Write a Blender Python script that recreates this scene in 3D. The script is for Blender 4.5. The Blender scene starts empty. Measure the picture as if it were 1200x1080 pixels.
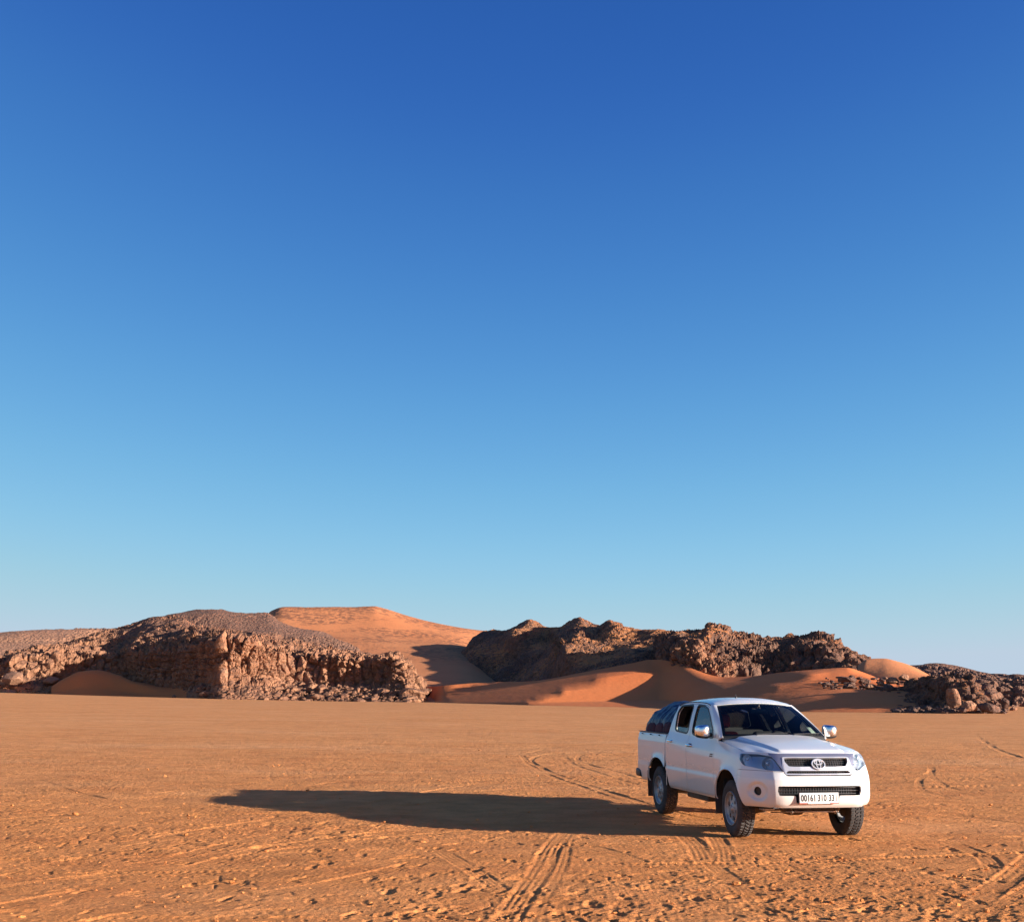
import bpy, bmesh, math, random
import numpy as np
from mathutils import Vector, Matrix

random.seed(7); RNG = np.random.default_rng(7)
SC = bpy.context.scene; COL = SC.collection

# ------------------------------------------------------------------ camera
FPX, PITCH, ROLL, EYE = 1400.0, 0.1933, -0.007, 1.7985      # pixels of a 1200 wide picture
cam_d = bpy.data.cameras.new('camera'); cam = bpy.data.objects.new('camera', cam_d); COL.objects.link(cam)
cam_d.sensor_fit = 'HORIZONTAL'; cam_d.sensor_width = 36.0; cam_d.lens = FPX/1200.0*36.0
cam_d.clip_start = 0.05; cam_d.clip_end = 20000
_cp, _sp, _cr, _sr = math.cos(PITCH), math.sin(PITCH), math.cos(ROLL), math.sin(ROLL)
_f = Vector((0, _cp, _sp)); _u0 = Vector((0, -_sp, _cp)); _r0 = Vector((1, 0, 0))
_r = _r0*_cr - _u0*_sr; _u = _r0*_sr + _u0*_cr
cam.matrix_world = Matrix(((_r.x, _u.x, -_f.x, 0), (_r.y, _u.y, -_f.y, 0), (_r.z, _u.z, -_f.z, EYE), (0, 0, 0, 1)))
SC.camera = cam

def ray(px, py):
    a = (np.asarray(px, float)-600)/FPX; b = -(np.asarray(py, float)-540)/FPX
    u = _cr*a+_sr*b; v = -_sr*a+_cr*b
    return np.stack([u, _cp-v*_sp, _sp+v*_cp], -1)
def P3(px, py, r):
    """world point at horizontal distance r that stands at that azimuth and elevation"""
    d = ray(px, py); h = np.hypot(d[..., 0], d[..., 1])
    return np.stack([d[..., 0]/h*r, d[..., 1]/h*r, EYE+d[..., 2]/h*r], -1)
def G2(px, py):
    """point of the flat plain"""
    d = ray(px, py); t = -EYE/d[..., 2]
    return d[..., :2]*t[..., None]

# ------------------------------------------------------------------ light
SUN_EL = math.radians(11.3); SUN_AZ = math.radians(-21.3)    # direction towards the sun, measured from +x
sdir = Vector((math.cos(SUN_AZ)*math.cos(SUN_EL), math.sin(SUN_AZ)*math.cos(SUN_EL), math.sin(SUN_EL)))
sun_d = bpy.data.lights.new('sun', 'SUN'); sun = bpy.data.objects.new('sun', sun_d); COL.objects.link(sun)
sun_d.energy = 5.0; sun_d.angle = math.radians(0.5); sun_d.color = (1.0, 0.95, 0.87)
sun.rotation_euler = sdir.to_track_quat('Z', 'Y').to_euler()
W = bpy.data.worlds.new('World'); SC.world = W; W.use_nodes = True
wn = W.node_tree.nodes; wl = W.node_tree.links
bg = wn['Background']
sky = wn.new('ShaderNodeTexSky'); sky.sky_type = 'NISHITA'; sky.sun_disc = False
sky.sun_elevation = SUN_EL; sky.sun_rotation = math.pi/2-SUN_AZ
sky.altitude = 1500; sky.air_density = 0.3; sky.dust_density = 1.0; sky.ozone_density = 1.0
SKY_S, EXPO = 0.10, 1.33
# the far side of the sky is evened out with a second sky whose sun stands mirrored behind the camera
sky2 = wn.new('ShaderNodeTexSky'); sky2.sky_type = 'NISHITA'; sky2.sun_disc = False
for _k in ('sun_elevation', 'altitude', 'air_density', 'dust_density', 'ozone_density'): setattr(sky2, _k, getattr(sky, _k))
sky2.sun_rotation = SUN_AZ-math.pi/2
_mx = wn.new('ShaderNodeMix'); _mx.data_type = 'RGBA'; _mx.inputs[0].default_value = .42
wl.new(sky.outputs[0], _mx.inputs[6]); wl.new(sky2.outputs[0], _mx.inputs[7])
_sep = wn.new('ShaderNodeSeparateColor'); _com = wn.new('ShaderNodeCombineColor'); wl.new(_mx.outputs[2], _sep.inputs[0])
_sep1 = wn.new('ShaderNodeSeparateColor'); wl.new(sky.outputs[0], _sep1.inputs[0])
# colour response of the camera to the sky, one curve per channel (log-quadratic, flat beyond the brightest sky in view)
for _i, (_qa, _qb, _qc, _lo, _hi) in enumerate(((-.3729, -.5587, -.6571, .025, .2187), (-.4668, -1.1139, -1.1177, .0455, .3556), (-.3152, -.6042, -.5163, .0947, .5679))):
    _g = lambda v: math.exp(_qa*math.log(v)**2+_qb*math.log(v)+_qc)
    _q = wn.new('ShaderNodeMath'); _q.operation = 'MULTIPLY'; _q.use_clamp = True; _q.inputs[1].default_value = .1/_hi; wl.new(_sep.outputs[_i], _q.inputs[0])
    _c = wn.new('ShaderNodeFloatCurve'); wl.new(_q.outputs[0], _c.inputs['Value'])
    _pts = _c.mapping.curves[0].points; _xs = [_lo*(_hi/_lo)**(k/7) for k in range(8)]
    _pts[0].location = (0, 0); _pts[1].location = (1, 1)
    for _v in _xs[:-1]: _pts.new(_v/_hi, _g(_v)/_g(_hi))
    _c.mapping.update()
    _e = wn.new('ShaderNodeMath'); _e.operation = 'MULTIPLY'; _e.inputs[1].default_value = _g(_hi)/(SKY_S*2**EXPO); wl.new(_c.outputs[0], _e.inputs[0])
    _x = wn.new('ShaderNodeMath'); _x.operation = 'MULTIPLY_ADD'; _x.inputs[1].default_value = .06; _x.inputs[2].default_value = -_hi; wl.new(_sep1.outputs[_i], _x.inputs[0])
    _y = wn.new('ShaderNodeMath'); _y.operation = 'MAXIMUM'; _y.inputs[1].default_value = 0; wl.new(_x.outputs[0], _y.inputs[0])      # added warm glow in the sky near the sun, lightens and reddens ground shade
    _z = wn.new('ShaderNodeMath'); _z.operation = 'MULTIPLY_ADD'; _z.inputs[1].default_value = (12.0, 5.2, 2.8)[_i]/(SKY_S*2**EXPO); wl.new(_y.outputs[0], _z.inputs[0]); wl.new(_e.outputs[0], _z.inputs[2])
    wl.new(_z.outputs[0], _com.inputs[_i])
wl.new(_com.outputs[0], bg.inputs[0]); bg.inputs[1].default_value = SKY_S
SC.view_settings.view_transform = 'Standard'; SC.view_settings.look = 'None'
SC.view_settings.exposure = EXPO; SC.view_settings.gamma = 1.0

# ------------------------------------------------------------------ helpers
def tag(o, label=None, cat=None, group=None, kind=None):
    if label: o['label'] = label
    if cat: o['category'] = cat
    if group: o['group'] = group
    if kind: o['kind'] = kind
    return o
def link_mesh(name, verts, faces, mat=None, parent=None, smooth=True, sharp=None):
    me = bpy.data.meshes.new(name)
    me.from_pydata([tuple(map(float, v)) for v in verts], [], [tuple(int(i) for i in f) for f in faces]); me.update()
    if smooth: me.polygons.foreach_set('use_smooth', [True]*len(me.polygons))
    if sharp: me.set_sharp_from_angle(angle=math.radians(sharp))
    o = bpy.data.objects.new(name, me); COL.objects.link(o)
    if mat: me.materials.append(mat)
    if parent: o.parent = parent
    return o
def grid_mesh(name, V, mat, smooth=True):
    """V: (rows, cols, 3) big sheet"""
    n, m = V.shape[:2]
    i = np.arange(n*m, dtype=np.int32).reshape(n, m)
    Q = np.stack([i[:-1, :-1], i[:-1, 1:], i[1:, 1:], i[1:, :-1]], -1).reshape(-1, 4)
    me = bpy.data.meshes.new(name)
    me.vertices.add(n*m); me.vertices.foreach_set('co', V.astype(np.float32).ravel())
    me.loops.add(Q.size); me.loops.foreach_set('vertex_index', Q.ravel())
    me.polygons.add(len(Q)); me.polygons.foreach_set('loop_start', np.arange(0, Q.size, 4, dtype=np.int32))
    try: me.polygons.foreach_set('loop_total', np.full(len(Q), 4, dtype=np.int32))
    except Exception: pass
    me.update(calc_edges=True)
    me.polygons.foreach_set('use_smooth', np.full(len(Q), smooth))
    me.materials.append(mat)
    o = bpy.data.objects.new(name, me); COL.objects.link(o)
    return o

def _h(ix, iy, iz, seed):
    n = (ix.astype(np.int64)*374761393+iy.astype(np.int64)*668265263+iz.astype(np.int64)*2147483647+seed*1274126177) & 0xffffffff
    n = ((n ^ (n >> 13))*1274126177) & 0xffffffff
    n = ((n ^ (n >> 16))*2246822519) & 0xffffffff
    return ((n ^ (n >> 15)) & 0xffffff)/float(0xffffff)
def vnoise(p, seed=0):
    """smooth value noise -1..1, p (...,3)"""
    f = np.floor(p); t = p-f; t = t*t*t*(t*(t*6-15)+10); f = f.astype(np.int64)
    x, y, z = f[..., 0], f[..., 1], f[..., 2]; tx, ty, tz = t[..., 0], t[..., 1], t[..., 2]
    def L(a, b, k): return a+(b-a)*k
    c = lambda a, b, d: _h(x+a, y+b, z+d, seed)
    return 2*L(L(L(c(0,0,0), c(1,0,0), tx), L(c(0,1,0), c(1,1,0), tx), ty), L(L(c(0,0,1), c(1,0,1), tx), L(c(0,1,1), c(1,1,1), tx), ty), tz)-1
def fbm(p, oct=4, seed=0, gain=.5, ridged=False):
    a = 1.0; s = np.zeros(p.shape[:-1]); tot = 0
    for k in range(oct):
        n = vnoise(p*(2.03**k)+17.3*k, seed+k)
        s += a*((1-2*np.abs(n)) if ridged else n); tot += a; a *= gain
    return s/tot
def worley(p, seed=0, off=None):
    """F1, F2 and a random value of the nearest cell"""
    f = np.floor(p).astype(np.int64); d1 = np.full(p.shape[:-1], 9.0); d2 = d1.copy(); v = np.zeros_like(d1)
    for a in (-1, 0, 1):
        for b in (-1, 0, 1):
            for c in (-1, 0, 1):
                q = f+np.array([a, b, c]); x, y, z = q[..., 0], q[..., 1], q[..., 2]
                px = x+_h(x, y, z, seed); py = y+_h(x, y, z, seed+1); pz = z+_h(x, y, z, seed+2)
                d = np.sqrt((px-p[..., 0])**2+(py-p[..., 1])**2+(pz-p[..., 2])**2)
                n = d < d1
                if off is not None:
                    for _k, _c in enumerate((px, py, pz)): off[..., _k] = np.where(n, p[..., _k]-_c, off[..., _k])
                d2 = np.where(n, d1, np.minimum(d2, d)); v = np.where(n, _h(x, y, z, seed+5), v); d1 = np.where(n, d, d1)
    return d1, d2, v
def sstep(a, b, x):
    t = np.clip((x-a)/(b-a), 0, 1); return t*t*(3-2*t)
def pchip(xk, yk, x):
    """smooth monotone-ish cubic through the knots (yk may be (n,k))"""
    xk = np.asarray(xk, float); yk = np.asarray(yk, float); x = np.asarray(x, float)
    flat = yk.ndim == 1
    if flat: yk = yk[:, None]
    h = np.diff(xk)[:, None]; d = np.diff(yk, axis=0)/h
    m = np.zeros_like(yk)
    m[0] = d[0]; m[-1] = d[-1]
    if len(xk) > 2:
        w1 = 2*h[1:]+h[:-1]; w2 = h[1:]+2*h[:-1]
        same = d[:-1]*d[1:] > 0
        with np.errstate(divide='ignore', invalid='ignore'):
            hm = (w1+w2)/(w1/np.where(d[:-1] == 0, 1, d[:-1])+w2/np.where(d[1:] == 0, 1, d[1:]))
        m[1:-1] = np.where(same, hm, 0)
    i = np.clip(np.searchsorted(xk, x)-1, 0, len(xk)-2)
    hh = (xk[i+1]-xk[i])[..., None]; t = (x-xk[i])[..., None]/hh
    r = yk[i]*(1+2*t)*(1-t)**2+m[i]*hh*t*(1-t)**2+yk[i+1]*t*t*(3-2*t)+m[i+1]*hh*t*t*(t-1)
    return r[..., 0] if flat else r

# ------------------------------------------------------------------ materials
class NT:
    def __init__(s, name):
        s.m = bpy.data.materials.new(name); s.m.use_nodes = True
        s.n = s.m.node_tree.nodes; s.l = s.m.node_tree.links; s.b = s.n['Principled BSDF']; s.o = s.n['Material Output']
    def new(s, t, **kw):
        x = s.n.new(t)
        for k, v in kw.items():
            if hasattr(x, k) and k not in ('inputs',): setattr(x, k, v)
        return x
    def link(s, a, b): s.l.new(a, b)
    def coord(s, scale=(1, 1, 1), kind='Object'):
        tc = s.new('ShaderNodeTexCoord'); mp = s.new('ShaderNodeMapping'); mp.inputs['Scale'].default_value = scale
        s.link(tc.outputs[kind], mp.inputs[0]); return mp.outputs[0]
    def noise(s, vec, scale, detail=6, rough=.55, dist=0):
        x = s.new('ShaderNodeTexNoise'); x.inputs['Scale'].default_value = scale; x.inputs['Detail'].default_value = detail
        x.inputs['Roughness'].default_value = rough; x.inputs['Distortion'].default_value = dist; s.link(vec, x.inputs['Vector']); return x.outputs[0]
    def voro(s, vec, scale, feature='F1'):
        x = s.new('ShaderNodeTexVoronoi', feature=feature); x.inputs['Scale'].default_value = scale; s.link(vec, x.inputs['Vector']); return x
    def ramp(s, fac, stops):
        x = s.new('ShaderNodeValToRGB'); e = x.color_ramp.elements
        while len(e) < len(stops): e.new(.5)
        for q, (p, c) in zip(e, stops):
            q.position = p; q.color = (*c, 1) if not isinstance(c, (int, float)) else (c, c, c, 1)
        s.link(fac, x.inputs[0]); return x.outputs[0]
    def mix(s, fac, a, b, mode='MIX'):
        x = s.new('ShaderNodeMix', data_type='RGBA', blend_type=mode)
        for i, v in ((0, fac), (6, a), (7, b)):
            if hasattr(v, 'links'): s.link(v, x.inputs[i])
            elif isinstance(v, (int, float)): x.inputs[i].default_value = v
            else: x.inputs[i].default_value = (*v, 1)
        return x.outputs[2]
    def math(s, op, a, b=0.0):
        x = s.new('ShaderNodeMath', operation=op)
        for i, v in ((0, a), (1, b)):
            if hasattr(v, 'links'): s.link(v, x.inputs[i])
            else: x.inputs[i].default_value = v
        return x.outputs[0]
    def bump(s, height, strength, dist, normal=None):
        x = s.new('ShaderNodeBump'); x.inputs['Strength'].default_value = strength; x.inputs['Distance'].default_value = dist
        s.link(height, x.inputs['Height'])
        if normal is not None: s.link(normal, x.inputs['Normal'])
        return x.outputs[0]
    def set(s, **kw):
        for k, v in kw.items():
            i = s.b.inputs[k.replace('_', ' ')]
            if hasattr(v, 'links'): s.link(v, i)
            elif isinstance(v, tuple): i.default_value = (*v, 1) if len(v) == 3 else v
            else: i.default_value = v
        return s.m
# ------------------------------------------------------------------ ground and hills: materials
def mat_sand():
    t = NT('sand'); c = t.coord()
    n1 = t.noise(c, .09, 5); n2 = t.noise(c, 1.7, 6, .6); n3 = t.noise(c, 40, 4, .6)
    col = t.ramp(n1, [(.3, (.64, .265, .089)), (.55, (.68, .296, .107)), (.75, (.71, .322, .125))])
    sy = t.new('ShaderNodeSeparateXYZ'); t.link(c, sy.inputs[0])            # the pan near the truck is redder than the crusted plain farther out
    col = t.mix(t.ramp(t.math('ADD', t.math('MULTIPLY', sy.outputs[1], .01), t.math('MULTIPLY', t.math('SUBTRACT', n2, .5), .25)), [(.08, .75), (.55, 0.0)]), col, (.64, .228, .064))
    n4 = t.noise(t.coord((.5, .9, 1)), .8, 7, .68); col = t.mix(t.ramp(n4, [(.47, 0.0), (.64, .62)]), col, (.54, .192, .060))      # freshly turned, redder sand
    n5 = t.noise(t.coord((.35, 1, 1)), .16, 6, .6); col = t.mix(t.ramp(n5, [(.52, 0.0), (.70, .45)]), col, (.72, .36, .16))       # pale crust
    dk = t.ramp(n2, [(.35, .80), (.6, 1.0)])
    col = t.mix(1.0, col, dk, 'MULTIPLY')
    gr = t.ramp(n3, [(.3, .84), (.6, 1.05)])
    col = t.mix(1.0, col, gr, 'MULTIPLY')
    b = t.bump(t.noise(c, 75, 4, .7), .7, .010)
    b = t.bump(t.noise(c, 26, 7, .68), .75, .030, b)
    b = t.bump(t.noise(t.coord((.7, 1.6, 1)), 6, 7, .62), .55, .07, b)
    wv = t.voro(c, 9.0); b = t.bump(t.ramp(wv.outputs['Distance'], [(.0, 0.0), (.28, 1.0)]), .35, .02, b)
    return t.set(Base_Color=col, Roughness=.95, Specular_IOR_Level=.1, Normal=b)
def mat_dune(speck=0.0, tone=None):
    t = NT('dune_sand'); c = t.coord()
    n1 = t.noise(c, .03, 5); n2 = t.noise(c, .35, 8, .62)
    col = t.ramp(n1, [(.3, tone[0]), (.7, tone[1])] if tone else [(.3, (.57, .156, .047)), (.7, (.61, .183, .058))])
    if speck:
        # rocky bands and scattered dark stones lying on the sand
        st = t.coord((.02, .02, .11)); band = t.noise(st, 1.0, 4)
        v = t.voro(c, .33); dot = t.ramp(v.outputs['Distance'], [(.16, 1.0), (.26, 0.0)])
        rk = t.ramp(n2, [(.47, 0.0), (.56, 1.0)]); bd = t.ramp(band, [(.40, 0.0), (.52, 1.0)])
        k = t.math('MULTIPLY', t.math('MAXIMUM', t.math('MULTIPLY', dot, .9), t.math('MULTIPLY', rk, .75)), bd)
        sx = t.new('ShaderNodeSeparateXYZ'); t.link(c, sx.inputs[0])          # stones lie on the upper slope only
        k = t.math('MULTIPLY', t.math('MULTIPLY', k, speck), t.ramp(t.math('MULTIPLY', sx.outputs[2], .01), [(.12, 0.0), (.20, 1.0)]))
        col = t.mix(k, col, (.15, .07, .043))
    b = t.bump(t.noise(c, .6, 6, .6), .3, .4)
    return t.set(Base_Color=col, Roughness=.95, Specular_IOR_Level=.1, Normal=b)
def mat_rock(name, light, mid, dark, top, topamt=.6, sand=.0, sc=1.0):
    light, mid, dark, top = [(a, b*.92, d*.90) for a, b, d in (light, mid, dark, top)]
    t = NT(name); c = t.coord()
    n1 = t.noise(c, .05*sc, 5); n2 = t.noise(c, .45*sc, 9, .68); n3 = t.noise(t.coord((1, 1, .28)), .8*sc, 7, .65)
    col = t.ramp(n2, [(.30, dark), (.47, mid), (.66, light)])
    col = t.mix(t.ramp(n1, [(.35, 0.0), (.65, .5)]), col, mid)
    g = t.new('ShaderNodeNewGeometry'); sx = t.new('ShaderNodeSeparateXYZ'); t.link(g.outputs['Normal'], sx.inputs[0])
    up = t.ramp(t.math('ADD', sx.outputs[2], t.math('MULTIPLY', t.math('SUBTRACT', n3, .5), .9)), [(.45, 0.0), (.8, 1.0)])
    col = t.mix(t.math('MULTIPLY', up, topamt), col, top)
    if sand:
        k = t.ramp(t.math('ADD', sx.outputs[2], t.math('MULTIPLY', t.math('SUBTRACT', n1, .5), 1.2)), [(.68, 0.0), (.90, 1.0)])
        col = t.mix(t.math('MULTIPLY', k, sand), col, (.5, .19, .066))
    v = t.voro(c, .55*sc); b = t.bump(v.outputs['Distance'], .9, 1.1/sc)
    b = t.bump(n2, 1.0, 1.2/sc, b)
    b = t.bump(n3, .8, .7/sc, b)
    return t.set(Base_Color=col, Roughness=.9, Specular_IOR_Level=.2, Normal=b)
M_SAND = mat_sand(); M_DUNE = mat_dune(); M_DUNE_R = mat_dune(1.0, ((.50, .183, .072), (.56, .215, .087)))
M_ROCK = mat_rock('brown_sandstone', (.44, .235, .125), (.29, .147, .082), (.125, .064, .042), (.155, .084, .055), .72)
M_ROCKD = mat_rock('dark_varnished_rock', (.27, .15, .092), (.155, .088, .060), (.080, .049, .038), (.105, .063, .047), .65, sand=.9)
M_ROCKF = mat_rock('grey_brown_rock', (.24, .14, .092), (.155, .092, .066), (.085, .054, .044), (.12, .074, .057), .6)
M_SCREE = mat_rock('dark_gravel_slope', (.27, .15, .09), (.20, .11, .07), (.12, .07, .05), (.16, .09, .06), .5, sc=1.6)
M_MESA = mat_rock('pale_brown_slope', (.45, .25, .14), (.34, .18, .105), (.21, .115, .075), (.30, .165, .1), .5, sc=1.2)
M_RUB = mat_rock('red_rubble', (.50, .235, .11), (.37, .165, .08), (.20, .095, .055), (.44, .19, .08), .5, sc=2.0)

# ------------------------------------------------------------------ the plain
BASE = [(-500, 808, 420), (-200, 809, 420), (0, 811, 420), (100, 814, 410), (200, 816.5, 400), (300, 819.5, 350), (400, 821.5, 335), (500, 823, 310), (620, 825.5, 275),
        (740, 829, 225), (830, 832, 200), (960, 833.5, 170), (1050, 834.5, 160), (1150, 835, 165), (1200, 834, 185), (1400, 835, 185), (1700, 836, 185)]
_bp = np.array(BASE, float)
_b3 = P3(_bp[:, 0], _bp[:, 1], _bp[:, 2]); _baz = np.arctan2(_b3[:, 0], _b3[:, 1])
def base_rz(az):
    return np.interp(az, _baz, _bp[:, 2]), np.interp(az, _baz, _b3[:, 2])
def plain_z(x, y):
    az = np.arctan2(x, y); r = np.hypot(x, y); rb, zb = base_rz(np.clip(az, _baz[0], _baz[-1]))
    k = sstep(45, 1.0, r/rb*0+r) if False else np.clip((r-40)/(rb-40), 0, 1.0)
    k = k*k*(3-2*k)*.5+k*.5
    return zb*k*np.clip((1.2-np.abs(az))/.4, 0, 1)

def seg_dist(x, y, path):
    """distance across and length along a polyline"""
    D = np.full(x.shape, 1e9); S = np.zeros(x.shape); acc = 0.0; sg = np.zeros(x.shape)
    for (x0, y0), (x1, y1) in zip(path[:-1], path[1:]):
        dx, dy = x1-x0, y1-y0; L = math.hypot(dx, dy)+1e-9
        t = ((x-x0)*dx+(y-y0)*dy)/L/L; tc = np.clip(t, 0, 1)
        qx, qy = x-(x0+tc*dx), y-(y0+tc*dy); d = np.hypot(qx, qy); m = d < D
        D = np.where(m, d, D); S = np.where(m, acc+tc*L, S); sg = np.where(m, np.sign(qx*dy-qy*dx), sg); acc += L
    return D*sg, S
def smooth_path(pts, n=10):
    pts = np.array(pts, float); t = np.r_[0, np.cumsum(np.hypot(*np.diff(pts, axis=0).T))]
    return pchip(t, pts, np.linspace(0, t[-1], n*len(pts)))
def px_path(pxy): return G2(np.array([p[0] for p in pxy], float), np.array([p[1] for p in pxy], float))

TRACKS = []   # (path, width, depth, kind)
def track(pxy, w=.24, d=.02, kind=0, pair=None):
    pa = smooth_path(px_path(pxy), 8); TRACKS.append((pa, w, d, kind))
    if pair:
        tg = np.gradient(pa, axis=0); tg /= np.hypot(tg[:, 0], tg[:, 1])[:, None]+1e-9
        TRACKS.append((pa+np.stack([tg[:, 1], -tg[:, 0]], 1)*pair, w, d, kind))
# across the picture
track([(-80, 1026), (200, 1021), (420, 1018), (640, 1015), (800, 1013), (960, 1009), (1100, 1003), (1290, 998)], .22, .016, 1)
track([(-80, 1008), (250, 1002), (500, 996), (640, 993), (900, 990), (1060, 984), (1290, 976)], .20, .010, 1)
# away from the camera, left of the truck
track([(585, 1092), (612, 1055), (640, 1005), (655, 985), (664, 973)], .24, .011, 2)
track([(618, 1092), (636, 1050), (655, 1005), (668, 975)], .23, .009, 2)
track([(655, 1000), (690, 985), (720, 978)], .2, .012, 2)
track([(515, 998), (545, 1018), (590, 1045)], .2, .014, 2)
track([(680, 990), (700, 995), (745, 1010), (800, 1035)], .2, .014, 2)
# in front of the near front wheel
track([(868, 985), (822, 981)], .26, .012, 2)
track([(800, 975), (815, 992), (828, 1012)], .26, .018, 2)
track([(835, 976), (843, 992), (850, 1012)], .24, .015, 2)
track([(828, 1010), (880, 1050), (930, 1092)], .2, .008, 2)
# lower right corner
track([(1095, 1092), (1150, 1050), (1205, 1010), (1270, 965)], .28, .019, 3)
track([(1130, 1092), (1182, 1055), (1250, 1008)], .14, .010, 2)
track([(1110, 985), (1150, 1003), (1170, 1025)], .22, .012, 2)
# bends far left of the truck
track([(860, 962), (800, 952), (742, 938), (700, 924), (660, 910), (632, 898), (622, 890), (632, 885), (660, 882), (760, 886), (900, 884)], .16, .020, 2)
track([(850, 972), (790, 958), (735, 942), (690, 926), (645, 908), (618, 893), (612, 884), (640, 878)], .16, .012, 2)
track([(860, 934), (800, 923), (760, 914), (720, 903), (690, 895), (676, 889), (680, 885), (700, 881), (800, 880)], .16, .016, 2)
track([(850, 940), (760, 922), (700, 905), (668, 892), (662, 886)], .16, .014, 2)
track([(545, 862), (550, 855), (565, 852), (620, 850)], .25, .022, 2)
track([(570, 861), (574, 855), (592, 852), (660, 851)], .25, .022, 2)
track([(400, 875), (540, 868), (700, 867), (820, 872)], .3, .02, 2)
# right of the truck
track([(1090, 898), (1092, 906), (1102, 918), (1118, 924), (1180, 934), (1290, 945)], .16, .010, 2)
track([(1094, 900), (1086, 908), (1076, 918), (1090, 928), (1130, 938)], .14, .006, 2)
track([(1138, 852), (1150, 866), (1180, 882), (1250, 905)], .22, .030, 2)
track([(1165, 852), (1200, 868), (1290, 890)], .22, .022, 2)
track([(1010, 945), (1080, 950), (1150, 958), (1290, 975)], .24, .022, 1)
track([(1015, 960), (1100, 968), (1180, 972), (1290, 980)], .24, .018, 1)
track([(1025, 938), (1120, 934), (1290, 940)], .24, .02, 2)
# left and lower left
track([(-60, 975), (100, 963), (200, 955), (300, 950)], .22, .014, 1)
track([(-60, 1075), (100, 1045), (260, 1005), (420, 965)], .24, .014, 2)
track([(-60, 1050), (120, 1022), (280, 985), (420, 955)], .24, .012, 2)
track([(60, 1092), (220, 1062), (360, 1040), (520, 1005)], .24, .014, 2)
track([(180, 1092), (330, 1070), (500, 1060), (660, 1050)], .24, .012, 1)
track([(-40, 905), (150, 900), (330, 906), (560, 905)], .2, .014, 2)
track([(40, 912), (60, 920), (78, 926), (140, 940)], .2, .018, 2)

_rt = np.random.default_rng(12)
for _k in range(16):                       # older, fainter passes of vehicles over the left and the middle
    _y0 = _rt.uniform(915, 1085); _sl = _rt.normal(-.06, .05) if _k < 11 else _rt.normal(.05, .06); _x0 = _rt.uniform(-120, 300) if _k < 12 else _rt.uniform(500, 800); _ln = _rt.uniform(350, 900)
    _q = [(_x0+_ln*f, max(905, _y0+_sl*_ln*f+_rt.normal(0, 3))) for f in (0, .33, .66, 1)]
    track(_q, _rt.uniform(.18, .26), _rt.uniform(.010, .018), int(_rt.integers(1, 4)), pair=1.5 if _k % 4 == 0 else None)
NPIT = 1600
def pits():
    out = []
    rg = np.random.default_rng(3)
    for k in range(NPIT):
        u = rg.random()
        if u < .42: px, py = rg.uniform(430, 1240), 1092-95*abs(rg.normal(0, .55))
        elif u < .50: px, py = rg.normal(375, 45), rg.normal(972, 8)
        elif u < .72: px, py = rg.uniform(-40, 600), rg.uniform(930, 1092)
        else: px, py = rg.uniform(-40, 1240), rg.uniform(880, 1010)
        g = G2(np.array(px), np.array(py))
        L = rg.uniform(.022, .055) if rg.random() < .66 else rg.uniform(.075, .125)
        an = rg.uniform(0, math.pi) if rg.random() < .5 else rg.normal(1.2, .5)
        out.append((g[0], g[1], L, L*rg.uniform(.38, .7), an, rg.uniform(.006, .016)*min(1, L/.06)))
        if L > .07:                         # heel of the same footprint
            out.append((g[0]+math.cos(an)*L*1.3, g[1]+math.sin(an)*L*1.3, L*.5, L*.42, an, out[-1][5]*.9))
    return out

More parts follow.
